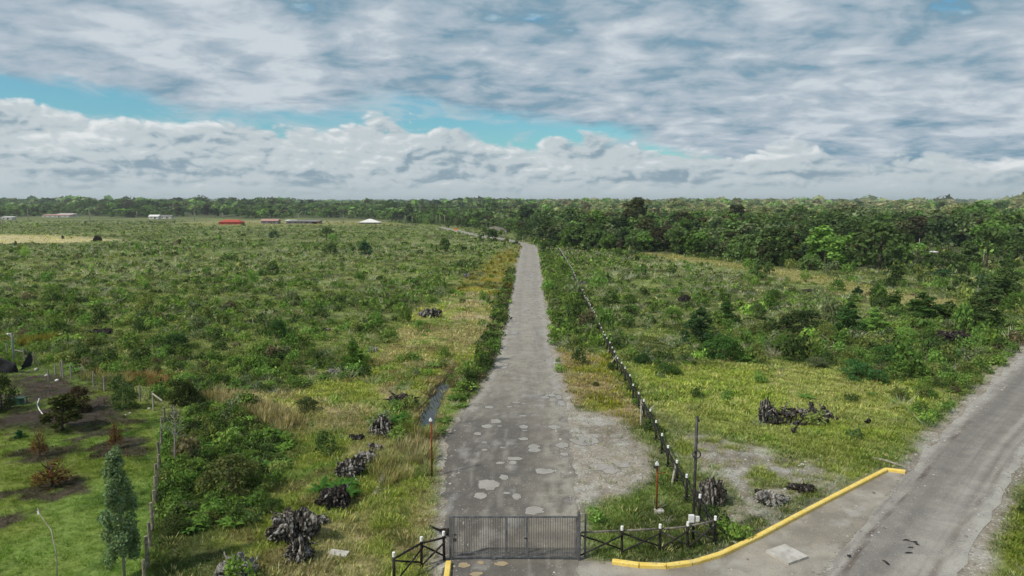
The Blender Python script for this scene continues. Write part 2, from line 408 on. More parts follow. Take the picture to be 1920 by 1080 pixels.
def leafmat():
    m, t = newmat("foliage")
    c = t.n("ShaderNodeAttribute", attribute_name="Col").outputs["Color"]
    oi = t.n("ShaderNodeObjectInfo")
    c = t.mix(1.0, c, oi.outputs["Color"], "MULTIPLY")
    c = t.mix(1.0, c, (1.04, 1.17, 1.0, 1), "MULTIPLY")
    r = t.lin(oi.outputs["Random"], 0, 1, .82, 1.18)
    g = t.n("ShaderNodeVectorMath", operation="SCALE"); t.put(g.inputs[0], c); t.put(g.inputs["Scale"], r)
    d = t.n("ShaderNodeBsdfDiffuse"); t.put(d.inputs[0], g.outputs[0])
    tr = t.n("ShaderNodeBsdfTranslucent"); t.put(tr.inputs[0], t.mix(1.0, g.outputs[0], (1.1, 1.15, .6, 1), "MULTIPLY"))
    x = t.n("ShaderNodeMixShader"); x.inputs[0].default_value = .36
    t.put(x.inputs[1], d.outputs[0]); t.put(x.inputs[2], tr.outputs[0])
    t.put(t.n("ShaderNodeOutputMaterial").inputs[0], x.outputs[0]); return m
LEAF = leafmat()
def groundmat():
    m, t = newmat("earth")
    c = t.n("ShaderNodeAttribute", attribute_name="Col"); g = c.outputs["Alpha"]; c = c.outputs["Color"]
    p = opos(t)
    n = t.noise(p, 9.0, 6, .65); f = t.noise(p, 1.7, 5, .6)
    c = t.mix(1.0, c, t.mix(t.sm(n, .3, .7), (.72, .72, .72), (1.28, 1.28, 1.28)), "MULTIPLY")
    c = t.mix(1.0, c, t.mix(t.sm(f, .35, .65), (.86, .86, .86), (1.14, 1.14, 1.14)), "MULTIPLY")
    vo = t.n("ShaderNodeTexVoronoi"); t.put(vo.inputs["Vector"], p); vo.inputs["Scale"].default_value = 7.0
    sepc = t.n("ShaderNodeSeparateColor"); t.put(sepc.inputs[0], vo.outputs["Color"])
    st = t.m("MULTIPLY", t.m("MULTIPLY", t.sm(sepc.outputs[0], .6, .8), t.sm(vo.outputs["Distance"], .42, .30)), g)
    c = t.mix(t.m("MULTIPLY", st, .75), c, (.42, .41, .385))
    dk = t.m("MULTIPLY", t.m("MULTIPLY", t.sm(sepc.outputs[1], .7, .85), t.sm(vo.outputs["Distance"], .4, .25)), g)
    c = t.mix(t.m("MULTIPLY", dk, .6), c, (.10, .09, .08))
    princ(t, c, .95, .15, 0, n, .5, .05); return m
def roadmat(name, tint, wet=True):
    m, t = newmat(name)
    a = t.n("ShaderNodeAttribute", attribute_name="Col"); c = a.outputs["Color"]; p = opos(t)
    n = t.noise(p, 22.0, 5, .7); f = t.noise(p, .9, 6, .6, .3)
    c = t.mix(1.0, c, t.mix(t.sm(n, .3, .7), (.80, .80, .80), (1.2, 1.2, 1.2)), "MULTIPLY")
    c = t.mix(1.0, c, t.mix(t.sm(f, .35, .65), (.88, .88, .89), (1.1, 1.1, 1.08)), "MULTIPLY")
    vo = t.n("ShaderNodeTexVoronoi"); t.put(vo.inputs["Vector"], p); vo.inputs["Scale"].default_value = 9.0
    sepc = t.n("ShaderNodeSeparateColor"); t.put(sepc.inputs[0], vo.outputs["Color"])
    st = t.m("MULTIPLY", t.sm(sepc.outputs[0], .72, .9), t.sm(vo.outputs["Distance"], .36, .22))
    c = t.mix(t.m("MULTIPLY", st, .5), c, (.40, .39, .37))
    st = t.m("MULTIPLY", t.sm(sepc.outputs[1], .78, .9), t.sm(vo.outputs["Distance"], .36, .22))
    c = t.mix(t.m("MULTIPLY", st, .45), c, (.09, .085, .08))
    princ(t, c, .9, .2, 0, n, .4, .03); return m
EARTH = groundmat(); ROADM = roadmat("road_surface", None)
BLACKW = plain("black_stained_wood", (.010, .009, .008), (.028, .026, .024), 5, .8, .25, stretch=(1, 1, .3))
GREYW = plain("weathered_grey_wood", (.10, .088, .072), (.21, .19, .16), 6, .9, .15, stretch=(1, 1, .2))
PALEW = plain("pale_post_wood", (.20, .18, .145), (.36, .33, .27), 6, .9, .15, stretch=(1, 1, .2))
WHITEP = plain("white_paint", (.66, .66, .63), (.82, .82, .80), 9, .6, .3)
STEEL = plain("dull_grey_steel", (.085, .085, .09), (.17, .17, .175), 7, .55, .4, .25, stretch=(1, 1, .4))
DSTEEL = plain("dark_steel", (.022, .022, .024), (.06, .055, .05), 7, .55, .4, .2)
BARM = plain("tarnished_bar_steel", (.075, .066, .058), (.15, .125, .10), 7, .7, .3, .1)
RUST = plain("rusty_steel", (.11, .035, .014), (.22, .075, .03), 9, .9, .1)
YELLOW, _t = newmat("worn_yellow_paint")
_p = opos(_t); _a = _t.noise(_p, 2.2, 6, .6); _b = _t.noise(_p, 14, 6, .7); _c = _t.noise(_p, 5.0, 5, .7)
_k = _t.mix(_t.sm(_a, .35, .65), (.68, .49, .11), (.80, .61, .17)); _k = _t.mix(_t.m("MULTIPLY", _t.sm(_c, .52, .68), .6), _k, (.48, .35, .11))
_d = _t.noise(_p, 1.1, 7, .7); _k = _t.mix(_t.m("MULTIPLY", _t.sm(_d, .56, .70), .55), _k, (.36, .29, .16))
_k = _t.mix(_t.m("MULTIPLY", _t.sm(_b, .56, .62), _t.sm(_a, .45, .6)), _k, (.30, .27, .22)); princ(_t, _k, .75, .2, 0, _b, .4, .01)
CONC = plain("pale_concrete", (.33, .31, .28), (.47, .45, .42), 3, .9, .15)
CONC2 = plain("light_concrete_slab", (.34, .32, .285), (.46, .44, .40), 3, .9, .15)
STONE = plain("field_stone", (.24, .23, .21), (.50, .49, .46), 5, .9, .15)
BARK = plain("grey_brown_bark", (.055, .045, .036), (.13, .11, .09), 3, .95, .1, stretch=(1, 1, .3))
PALEBARK = plain("pale_bark", (.20, .185, .16), (.36, .34, .30), 4, .9, .1, stretch=(1, 1, .3))
CHAR = plain("dead_root_wood", (.026, .022, .018), (.33, .31, .28), 8.0, .95, .1, stretch=(1, 1, .3), detail=9, bstr=.8, lo=.46, hi=.66)
CHARD = plain("charred_root_wood", (.018, .015, .013), (.18, .165, .145), 7.0, .95, .1, detail=8, bstr=.8, lo=.5, hi=.72)
BLEACH = plain("bleached_root_wood", (.05, .044, .038), (.36, .345, .315), 8.0, .95, .1, stretch=(1, 1, .3), detail=9, bstr=.8, lo=.36, hi=.66)
WOODG = plain("peeled_grey_log", (.16, .14, .12), (.36, .33, .29), 4, .9, .1, stretch=(.3, 1, 1))
NETM = plain("black_shade_netting", (.008, .008, .010), (.020, .020, .024), 12, .85, .2)
GREENP = plain("dark_green_plastic", (.010, .045, .030), (.018, .065, .042), 4, .5, .4)
WHITEPL = plain("white_plastic", (.62, .62, .60), (.74, .74, .72), 4, .5, .4)
def mudmat(name, a, b):                       # ragged rim: wet edge thins out into the road
    m, t = newmat(name); at = t.n("ShaderNodeAttribute", attribute_name="Col").outputs["Alpha"]; p = opos(t)
    n = t.noise(p, 1.3, 5, .6); e = t.noise(p, 4.5, 6, .65); v = t.m("ADD", at, t.m("MULTIPLY", t.m("SUBTRACT", e, .5), 1.0))
    c = t.mix(t.sm(n, .3, .7), a, b); c = t.mix(t.sm(v, .66, .42), c, tuple(q * .85 for q in a))
    x = t.n("ShaderNodeMixShader"); tr = t.n("ShaderNodeBsdfTransparent"); pr = t.n("ShaderNodeBsdfPrincipled")
    t.put(pr.inputs["Base Color"], c); t.put(pr.inputs["Roughness"], t.lin(v, .4, .75, .8, .2)); pr.inputs["Specular IOR Level"].default_value = .4
    t.put(x.inputs[0], t.sm(v, .22, .60)); t.put(x.inputs[1], tr.outputs[0]); t.put(x.inputs[2], pr.outputs[0])
    t.put(t.n("ShaderNodeOutputMaterial").inputs[0], x.outputs[0]); return m
MUD = mudmat("muddy_puddle_water", (.26, .238, .205), (.33, .303, .262)); TANM = mudmat("tan_muddy_puddle_water", (.30, .235, .14), (.36, .285, .18))
WATER, _t = newmat("dark_ditch_water")
_n = _t.noise(opos(_t), 7, 3, .5); princ(_t, (.025, .026, .018), .04, .6, 0, _n, .05, .02)
# ------------------------------------------------------------------ ground
def axis(n0, n1, step, far, grow):
    a = list(np.arange(n0, n1, step)); d = step
    while a[-1] < far: d *= grow; a.append(a[-1] + d)
    return a
ys = axis(14, 66, .30, 130, 1.012); ys = ys + axis(ys[-1] + .9, ys[-1] + 1, .9, 7000, 1.045)[1:]
xr = axis(0, 34, .34, 90, 1.02); xr = xr + axis(xr[-1] + 1.4, xr[-1] + 1.5, 1.4, 6500, 1.09)[1:]
xs = np.array([-v for v in xr[:0:-1]] + xr); ys = np.array([-60.0, -20.0, 4.0] + ys)
gx, gy = np.meshgrid(xs, ys); gx, gy = gx.ravel(), gy.ravel()
gz = terr(gx, gy); gc, gg = ground_col(gx, gy)
nx, ny = len(xs), len(ys)
ii = (np.arange(ny - 1)[:, None] * nx + np.arange(nx - 1)[None, :]).ravel()
me = np_mesh("ground", np.c_[gx, gy, gz], np.c_[ii, ii + 1, ii + nx + 1, ii + nx], np.c_[gc, gg], EARTH, True)
tag(link("ground", me), kind="structure")

# ------------------------------------------------------------------ roads
POT = [(855, 130, 45, 13), (878, 118, 40, 10), (932, 128, 38, 26), (945, 160, 40, 30), (560, 182, 50, 14), (705, 158, 45, 8), (745, 163, 30, 6), (670, 181, 30, 8), (740, 229, 40, 8), (600, 258, 65, 22), (547, 285, 55, 20), (617, 283, 25, 6), (745, 288, 52, 20), (750, 308, 28, 6), (910, 287, 60, 22), (498, 324, 38, 16), (742, 352, 50, 15), (535, 371, 32, 10), (633, 400, 32, 10), (535, 411, 35, 11), (800, 392, 62, 24), (803, 412, 68, 24), (695, 458, 85, 20), (620, 481, 50, 14), (685, 481, 42, 18), (855, 523, 100, 30), (640, 558, 55, 28), (560, 598, 110, 55), (515, 657, 72, 36), (655, 643, 38, 14), (708, 662, 48, 34), (800, 735, 100, 42), (960, 432, 45, 18), (425, 1025, 65, 26), (515, 1013, 36, 19), (628, 1020, 70, 24), (490, 1074, 70, 22), (1075, 362, 170, 52), (1165, 500, 150, 34), (1215, 520, 90, 30), (1270, 487, 90, 26), (950, 385, 70, 30)]
POT = [(720 + a * .3518, 700 + b * .3518, c * .3518, d * .3518) for a, b, c, d in POT]
POT += [(963, 625, 17, 3.2), (945, 690, 12, 4), (949, 684, 9, 3), (998, 517, 11, 2), (964, 603, 8, 2), (1035, 742, 14, 5), (992, 520, 5, 1.4), (947, 655, 8, 2)]
PW = []
for a, b, c, d in POT:
    x, y = G(a, b); x1, _ = G(a + c / 2, b); _, y1 = G(a, b - d / 2); _, y0 = G(a, b + d / 2)
    PW.append((x, (y0 + y1) / 2, (x1 - x) * .92, (y1 - y0) / 2 * .92))
def road_strip(name, A, B, n, k, crown, colf, z0):
    if len(A) != len(B): A, B = resample(A, 60), resample(B, 60)
    A, B = np.array(A), np.array(B); A0, B0 = A, B
    s = np.r_[0, np.cumsum(np.hypot(*np.diff((A + B) / 2, axis=0).T))]
    # samples bunched where the road is near
    d = np.linspace(0, 1, n); t = s[-1] * (d ** 1.6 if np.hypot(*A[0]) < np.hypot(*A[-1]) else 1 - (1 - d) ** 1.6)
    A = np.c_[np.interp(t, s, A0[:, 0]), np.interp(t, s, A0[:, 1])]; B = np.c_[np.interp(t, s, B0[:, 0]), np.interp(t, s, B0[:, 1])]
    u = np.linspace(0, 1, k)
    e = np.zeros((n, k)); nrm = (B - A) / np.hypot(*(B - A).T)[:, None]
    P = A[:, None] * (1 - u)[None, :, None] + B[:, None] * u[None, :, None]
    jit = (fbm(P[..., 0] * 1.3, P[..., 1] * 1.3, 71, 4) - .5) * .7
    edge = np.clip(1 - np.minimum(u, 1 - u) * 12, 0, 1)
    P = P + nrm[:, None] * (jit * edge[None, :])[..., None]
    x, y = P[..., 0], P[..., 1]
    z = z0 + crown * np.sin(np.pi * u)[None, :] * np.ones((n, 1))
    c = colf(x, y, np.tile(u, (n, 1)), t[:, None] * np.ones((1, k)))
    ii = (np.arange(n - 1)[:, None] * k + np.arange(k - 1)[None, :]).ravel()
    me = np_mesh(name, np.c_[x.ravel(), y.ravel(), z.ravel()], np.c_[ii, ii + 1, ii + k + 1, ii + k], c.reshape(-1, 3), ROADM, True)
    return tag(link(name, me), kind="structure")
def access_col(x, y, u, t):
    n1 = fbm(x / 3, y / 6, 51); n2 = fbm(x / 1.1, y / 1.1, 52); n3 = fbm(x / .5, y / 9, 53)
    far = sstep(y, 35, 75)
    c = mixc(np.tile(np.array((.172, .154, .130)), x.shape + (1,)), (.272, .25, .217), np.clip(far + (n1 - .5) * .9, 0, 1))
    wet = sstep(44 - y + (n1 - .5) * 22, -2, 6) * sstep(.75 - u + (n2 - .5) * .8, -.1, .25)
    c = mixc(c, (.100, .092, .083), wet * .8)
    tr = np.exp(-((u - .28) / .09) ** 2) + np.exp(-((u - .72) / .09) ** 2)
    c = mixc(c, (.165, .16, .152), sstep(y, 50, 70) * tr * .35 * sstep(n3, .3, .6))
    g = sstep(np.maximum(.10 - u, u - .88) + (n2 - .5) * .22, -.02, .06)
    c = mixc(c, (.31, .295, .265), g * .75 * sstep(y, 42, 50))
    ap = sstep(u - .72 + (n2 - .5) * .5 + (n1 - .5) * .3, -.05, .2) * sstep(52 - y, 0, 6) * sstep(y, 27, 30)
    c = mixc(c, mixc(np.tile(np.array((.27, .25, .215)), x.shape + (1,)), (.15, .135, .115), sstep(n2, .5, .66)), ap * .85)
    c = mixc(c, (.31, .30, .28), sstep(n2 * .6 + n3 * .4, .60, .70) * .5)
    n4 = fbm(x / .28, y / .5, 57, 3); c = mixc(c, (.11, .10, .09), sstep(n4, .60, .72) * .35); c = mixc(c, (.30, .28, .245), sstep(fbm(x / .35, y / 2.2, 58, 3), .58, .70) * .35)
    tk = np.exp(-((u - .36) / .05) ** 2) + np.exp(-((u - .60) / .05) ** 2); c = mixc(c, (.125, .115, .10), tk * .35 * sstep(55 - y, 0, 15))
    for px, py, a, b in PW:                   # dark wet rim round each hole
        if py > 90: continue
        d = np.hypot((x - px) / (a + .22), (y - py) / (b + .3)) + (n2 - .5) * .5
        c = mixc(c, (.105, .10, .092), sstep(1.25 - d, 0, .5) * .28)
    return c
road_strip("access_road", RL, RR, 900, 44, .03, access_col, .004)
def main_col(x, y, u, t):
    n1 = fbm(x / 4, y / 4, 61); n2 = fbm(x / 1.0, y / 1.0, 62)
    lane = fbm(u * 9 + 3, t / 40, 63, 3); n3 = fbm(u * 30, t / 14, 64, 3)
    c = mixc(np.tile(np.array((.185, .171, .152)), x.shape + (1,)), (.285, .266, .238), sstep(lane * .45 + n3 * .35 + n1 * .3, .40, .66))
    c = mixc(c, (.145, .135, .122), sstep(.26 - np.abs(u - .28) + (n1 - .5) * .3 + (n3 - .5) * .25, 0, .2) * .55)
    g = sstep(np.maximum(.10 - u, u - .87) + (n2 - .5) * .16, -.03, .07)
    c = mixc(c, (.33, .315, .285), g * np.where((y < 42) & (u < .5), .45 * sstep(n2, .4, .6), .85))
    br = sstep(.045 - np.abs(u - .135 + (n1 - .5) * .12), 0, .03) * sstep(n2, .42, .6) * sstep(46 - y, 0, 6)
    c = mixc(c, (.085, .062, .05), br * .8)
    return mixc(c, (.13, .105, .085), sstep(.05 - np.abs(u - .83 + (n1 - .5) * .1), 0, .04) * sstep(n2, .45, .6) * .6)
road_strip("gravel_road", ML[::-1], MR[::-1], 420, 44, .05, main_col, .006)
def sheet(name, poly, z, colf, step=.22):     # flat sheet filling a polygon
    P = np.array(poly); x0, y0 = P.min(0); x1, y1 = P.max(0); y0 = max(y0, 17.5)
    X_, Y_ = np.meshgrid(np.arange(x0, x1 + step, step), np.arange(y0, y1 + step, step)); k = X_.shape[1]
    d = sdpoly(poly, X_ + step / 2, Y_ + step / 2) + (fbm(X_ * 2, Y_ * 2, 77) - .5) * .25
    keep = (d < 0)[:-1, :-1]; j, i = np.nonzero(keep); a = j * k + i
    Q = np.c_[a, a + 1, a + k + 1, a + k]; used, inv = np.unique(Q, return_inverse=True)
    x, y = X_.ravel()[used], Y_.ravel()[used]
    me = np_mesh(name, np.c_[x, y, np.full(len(x), z)], inv.reshape(-1, 4), colf(x, y), ROADM, True)
    return tag(link(name, me), kind="structure")
def fore_col(x, y):
    n1 = fbm(x / 2.5, y / 2.5, 81); n2 = fbm(x / .7, y / .7, 82)
    c = mixc(np.tile(np.array((.222, .198, .163)), x.shape + (1,)), (.305, .278, .235), sstep(n1 * .6 + n2 * .4, .4, .6))
    dark = sstep(1.0 - x + (n1 - .5) * 3.0, -.6, .8); c = mixc(c, (.085, .08, .076), dark * .85)
    br = sstep(1.7 - np.hypot((x - 2.0) / 1.6, y - 26.6) + (n2 - .5) * 1.2, 0, .5); c = mixc(c, (.10, .07, .055), br * .75)
    return mixc(c, (.32, .31, .29), sstep(n2, .6, .72) * .5)
sheet("forecourt", FORE, .0, fore_col)
_rl, _rr = np.array(RL[:18]), np.array(RR[:15])
def road_z(x, y):                             # height of the cambered road, or of the gravel beside it
    l = np.interp(y, _rl[:, 1], _rl[:, 0]); r = np.interp(y, _rr[:, 1], _rr[:, 0]); u = (x - l) / (r - l)
    return float(.004 + .03 * math.sin(math.pi * u)) if 0 < u < 1 else -.010
for k, ((px, py, a, b), (ix, iy, _, _)) in enumerate(zip(PW, POT)):
    n = 32; big = ix > 1080; h = np.arange(n) * 2 * math.pi / n
    q_ = 1 + (fbm(np.cos(h) * 1.5 + k * 7.1, np.sin(h) * 1.5, 5, 4) - .5) * (1.3 if big else .9)
    z = (.046 if sdpoly(ROAD, np.array([px]), np.array([py]))[0] < 0 else .012) + k * .0006
    V = [(px, py, z)]; A_ = [1.0]; Q_ = []
    for ri, (f, al) in enumerate(((.55, 1), (.85, .75), (1.12, .40), (1.45, 0.0))):
        V += list(zip(px + a * q_ * f * np.cos(h), py + b * q_ * f * np.sin(h), [z] * n)); A_ += [al] * n
    V = [(x_, y_, road_z(x_, y_) + .005 + k * .0002) for x_, y_, _ in V]
    F_ = [(0, 1 + j, 1 + (j + 1) % n) for j in range(n)]
    for ri in range(3):
        o_ = 1 + ri * n; F_ += [(o_ + j, o_ + n + j, o_ + n + (j + 1) % n, o_ + (j + 1) % n) for j in range(n)]
    me = MB().add(V, F_).mesh("puddle", TANM if iy > 1050 else MUD); c4 = np.ones((len(V), 4)); c4[:, 3] = A_; add_attr(me, "Col", c4)
    tag(link("puddle", me), kind="structure")
c = np.array(resample(DITCH, 90)); t = np.gradient(c, axis=0); t /= np.hypot(*t.T)[:, None]; nrm = np.c_[t[:, 1], -t[:, 0]]
wd = (.40 + .25 * fbm(np.arange(90) / 6., np.zeros(90), 8))
wd[-14:] *= np.linspace(1, .5, 14)
L_, R_ = c - nrm * wd[:, None], c + nrm * wd[:, None]
tag(np_mesh and link("ditch_water", np_mesh("ditch_water", np.c_[np.r_[L_, R_], np.full(180, -.36)], [(i, i + 90, i + 91, i + 1) for i in range(89)], None, WATER)), kind="structure")

x, y = G(738, 894); _pm = MB(); _an = [2 * math.pi * k / 20 for k in range(20)]
_pm.add([(x + .75 * math.cos(a) + .25 * math.sin(a), y + .95 * math.sin(a), -.17) for a in _an], [tuple(range(20))]); tag(_pm.build('pool_water', WATER), kind='structure')
# ------------------------------------------------------------------ kerbs, slabs, stains
def kerb(pts, label):                         # cast blocks a metre long with thin joints
    pts = np.array(pts); L = np.hypot(*np.diff(pts, axis=0).T).sum(); nb_ = max(2, int(L)); P = resample(pts, nb_ * 6 + 1); b = MB()
    for k in range(nb_):
        s_ = P[k * 6:k * 6 + 7].copy(); d = s_[-1] - s_[-2]; s_[-1] = s_[-1] - d / np.hypot(*d) * .022; o_ = random.uniform(-.006, .006)
        b.sweep(s_, [(x_ + o_, z_ + o_) for x_, z_ in [(-.11, -.08), (-.11, .13), (-.085, .155), (.075, .155), (.11, .12), (.11, -.08)][::-1]])
    return tag(b.build("kerb", YELLOW), label, "kerb")
kerb(KERB, "long curved kerb painted yellow round the gravel forecourt")
kerb(GP([(841, 1058), (839, 1075), (834, 1110), (826, 1170)]), "short yellow kerb end beside the steel gate's latch post")
MBOX = thing("manhole_slab", "pale square concrete slab with a round manhole lid in the forecourt", "manhole", (*G(1475, 1042), 0), R(28))
MB().box((0, 0, .04), (1.12, 1.12, .14)).build("slab", CONC2, MBOX)
MB().tube([(0.05, -.12, .10), (.05, -.12, .118)], .36, 28).build("lid", CONC, MBOX)
x, y = G(635, 1047)
tag(MB().box((0, 0, .05), (.78, .34, .1), M=Matrix.Rotation(R(-14), 3, "Z") @ Matrix.Rotation(R(8), 3, "X")).build("concrete_slab", CONC2, loc=(x, y, th(x, y) + .06)), "pale concrete slab lying in the grass near the short black fence", "slab")
def blob(cx, cy, a, b, k, n=18, z=.03):
    P = []
    for j in range(n):
        h = 2 * math.pi * j / n; q = 1 + (float(vn(np.array([math.cos(h) * 1.7 + k * 5.3]), np.array([math.sin(h) * 1.7]), 9)[0]) - .5) * 1.3
        P.append((cx + a * q * math.cos(h), cy + b * q * math.sin(h), z))
    return MB().add(P + [(cx, cy, z)], [(j, (j + 1) % n, n) for j in range(n)])
TAR = plain("black_tar", (.012, .012, .012), (.03, .028, .026), 8, .8, .2)
for k, (a, b, c_, d) in enumerate(((1700, 1015, .15, .06), (1713, 1018, .18, .05), (1722, 1024, .09, .05), (1706, 1029, .11, .06), (1702, 1039, .14, .06), (1717, 1021, .06, .07), (1662, 1058, .09, .25), (1592, 1044, .08, .09))):
    x, y = G(a, b); tag(blob(x, y, c_, d, k, z=.062).build("tar_stain", TAR), kind="structure")

# ------------------------------------------------------------------ steel gate
gl, gr = G(849, 1050), G(1081, 1050)
GH = Zat(969, gl[1])
gate = thing("steel_gate", "wide grey steel bar gate closed across the potholed road", "gate", (gl[0], gl[1], 0))
GW = gr[0] - gl[0]
b = MB()
for z in (.13, GH): b.box((GW / 2, 0, z), (GW, .06, .06))
b.box((GW / 2, .004, .30), (GW - .05, .03, .035))
for x in (.03, GW - .03): b.box((x, 0, GH / 2 + .065), (.06, .055, GH - .19))
b.build("frame", STEEL, gate)
xa, xb = G(950, 1050)[0] - gl[0], G(988, 1050)[0] - gl[0]
for x in (xa, xb): MB().box((x, -.002, GH / 2 + .065), (.085, .07, GH - .19)).build("upright", STEEL, gate)
nb = 52
for k in range(1, nb):
    x = GW * k / nb
    if min(abs(x - xa), abs(x - xb)) < .05: continue
    o = MB().tube([(x, 0, .16), (x, 0, GH - .03)], .0095, 6, False).build("bar", BARM, gate)
MB().box((.09, -.04, GH * .48), (.14, .05, .12)).build("latch_box", DSTEEL, gate)
MB().box((xb - .05, -.05, GH * .52), (.09, .03, .05)).build("handle", DSTEEL, gate)
MB().box((GW * .33, -.03, .1), (.22, .05, .10)).build("drop_bolt", STEEL, gate)
for x, z in ((-.07, .62), (GW + .075, 0.62)):
    pass
tag(MB().box((gl[0] - .075, gl[1] + .01, GH / 2), (.10, .10, GH + .06)).build("gate_post", STEEL), "grey steel post at the latch end of the gate, beside the short fence", "post")
tag(MB().box((gr[0] + .075, gr[1] + .01, GH / 2 + .05), (.12, .12, GH + .14)).tube([(gr[0] + .075, gr[1] + .01, GH + .1), (gr[0] + .075, gr[1] + .01, GH + .22)], .03, 8).build("gate_post", STEEL), "tall grey steel hinge post of the gate, beside the long fence", "post")
tag(MB().box((gr[0] + .36, gr[1] + .25, GH / 2), (.07, .07, GH + .02)).build("gate_post", STEEL), "thin second steel post behind the gate's hinge post", "post")

# ------------------------------------------------------------------ black wooden fences
def fence_post(root, p, h, r=.058):
    cap = .165 if p[1] < 31 else .135
    x, y, z = p; lean = random.uniform(-.02, .02)
    o = MB().tube([(x, y, z - .2), (x + lean, y, z + h - cap + .003)], [r, r * .93], 9).build("post", BLACKW, root, True)
    MB().tube([(x + lean, y, z + h - cap), (x + lean * 1.2, y, z + h)], [r * 1.03, r * .98], 9).build("post_cap", WHITEP, o)
def rail(root, a, b, mat, r=.040, name="rail"):
    m = [(a[i] + b[i]) / 2 + random.uniform(-.015, .015) for i in range(3)]
    MB().tube([a, m, b], [r, r * 1.08, r * .9], 8).build(name, mat, root, True)
def fence_run(root, P, H, brace_n, rail_mat, pale_n=0):
    Q = [(x, y, th(x, y)) for x, y in P]
    for k, p in enumerate(Q): fence_post(root, p, H[k])
    extra = MB()
    for k in range(len(Q) - 1):
        a, b = Vector(Q[k]), Vector(Q[k + 1]); ha, hb = H[k], H[k + 1]
        s = (b - a).normalized() * .05; nrm_ = Vector((-(b - a).y, (b - a).x, 0)).normalized() * .065
        ta, tb = a + Vector((0, 0, ha - .22)) + nrm_, b + Vector((0, 0, hb - .22)) + nrm_
        rail(root, ta - s, tb + s, rail_mat(k))
        d1, d2 = (a + Vector((0, 0, .16)) - nrm_, b + Vector((0, 0, hb - .34)) - nrm_), (a + Vector((0, 0, ha - .34)) + nrm_ * 2.2, b + Vector((0, 0, .16)) + nrm_ * 2.2)
        if k < brace_n:
            rail(root, *d1, BLACKW, .034, "brace"); rail(root, *d2, GREYW if k in (2, 3) else BLACKW, .034, "brace")
        else:
            extra.tube(d1, .032, 6); extra.tube(d2, .032, 6)
    if extra.v: tag(extra.build("brace", BLACKW, root), kind="stuff")
def posts_from(pix):
    P, H = [], []
    for px, py, top in pix:
        x, y = G(px, py); P.append((x, y)); H.append(Zat(top, y))
    return P, H
fr = [(1085.5, 1047, 980), (1165.7, 1039, 991), (1237.5, 1032, 996), (1289, 1030, 988), (1340, 1020, 980)]
P1, H1 = posts_from(fr); H1 = [1.28, 1.2, 1.15, 1.2, 1.22]
side = GP([(1340, 1020), (1312, 979), (1290, 948), (1274, 918), (1258, 890), (1247, 863), (1238, 842), (1228, 822), (1217, 801), (1203, 778), (1185, 745), (1156, 694), (1137, 655), (1118, 612), (1096, 567), (1075, 521), (1062, 496), (1047, 471)])
sd = np.array(side); ss = np.r_[0, np.cumsum(np.hypot(*np.diff(sd, axis=0).T))]
npost = int(ss[-1] / 2.05); tt = np.linspace(0, ss[-1], npost + 1)[1:]
PS = list(zip(np.interp(tt, ss, sd[:, 0]) + rng.normal(0, .03, npost), np.interp(tt, ss, sd[:, 1])))
HS = list(1.22 + rng.normal(0, .05, npost))
LF = thing("wooden_fence", "long black wooden fence with white post tips from gate corner up the road", "fence", (*P1[0], 0))
inv = Vector((-P1[0][0], -P1[0][1], 0))
_bld = link
def rel(P): return P
FENCE_P = P1 + PS
old_loc = LF.location.copy(); LF.location = (0, 0, 0)
fence_run(LF, FENCE_P, H1 + HS, 30, lambda k: GREYW if k < 4 or k > 26 else BLACKW)
for (fx, fy), (bx, by), top in ((G(1156, 694), G(1137, 694), 1.15), (G(1202, 779), G(1201, 801), 1.1), (G(1268, 890), G(1258, 916), .8)):
    MB().tube([(fx, fy, th(fx, fy) + top), (bx, by, th(bx, by) - .05)], .055, 8).build("prop", PALEW, LF, True)
F3 = thing("wooden_fence", "short black wooden fence with three white tipped posts beside the latch post", "fence")
P3, H3 = posts_from([(833, 1050, 990), (790, 1062, 1009), (739, 1096, 1037)]); H3 = [1.2, 1.22, 1.22]
fence_run(F3, P3, H3, 9, lambda k: BLACKW)

# ------------------------------------------------------------------ poles
x, y = G(1299, 1012); ph = Zat(779, y)
bp = thing("black_pole", "tall slim black steel pole with a ring and a white box by the fence corner", "pole", (x, y, th(x, y)))
MB().tube([(0, 0, -.1), (0, 0, ph)], .062, 10).build("shaft", DSTEEL, bp, True)
zr = Zat(849, y); n = 20
MB().tube([(.16 * math.cos(a) + .02, -.075, zr + .16 * math.sin(a)) for a in [2 * math.pi * k / n for k in range(n + 1)]], .028, 7).build("ring", DSTEEL, bp, True)
zb = Zat(968, y); bx = MB().box((-.12, -.11, zb), (.22, .13, .30)).build("meter_box", WHITEPL, bp)
MB().box((.13, -.10, zb - .02), (.16, .10, .2)).build("junction_box", WHITEPL, bp)
MB().tube([(-.05, -.10, zb - .15), (-.03, -.11, zb - .32), (.04, -.11, zb - .34), (.06, -.10, zb - .12)], .014, 6).build("cable", WHITEPL, bp)
MB().box((.05, 0, ph - .18), (.12, .05, .09)).build("bracket", DSTEEL, bp)
def lamp(px, base, top, label, lidmat, arm):
    x, y = G(px, base); h = Zat(top, y)
    r = thing("light_post", label, "lamp post", (x, y, th(x, y)))
    MB().tube([(0, 0, -.1), (0, 0, h - .12)], .045, 9).build("shaft", RUST, r, True)
    MB().box((-.03, 0, h - .05), (.15, .13, .09)).tube([(-.03, 0, h), (-.03, 0, h + .07)], [.05, .035], 10).build("lamp_head", lidmat, r)
    if arm:
        MB().box((-.11, -.04, h - .16), (.16, .14, .12)).build("lamp_lens", DSTEEL, r)
        MB().tube([(.03, 0, h - .5), (.4, 0, h - .42)], .02, 6).build("side_arm", RUST, r)
        MB().box((.1, -.1, .06), (.42, .3, .14)).build("footing", CONC, r)
lamp(810, 893, 786, "thin rusty post with white lamp head beside the muddy ditch", WHITEP, False)
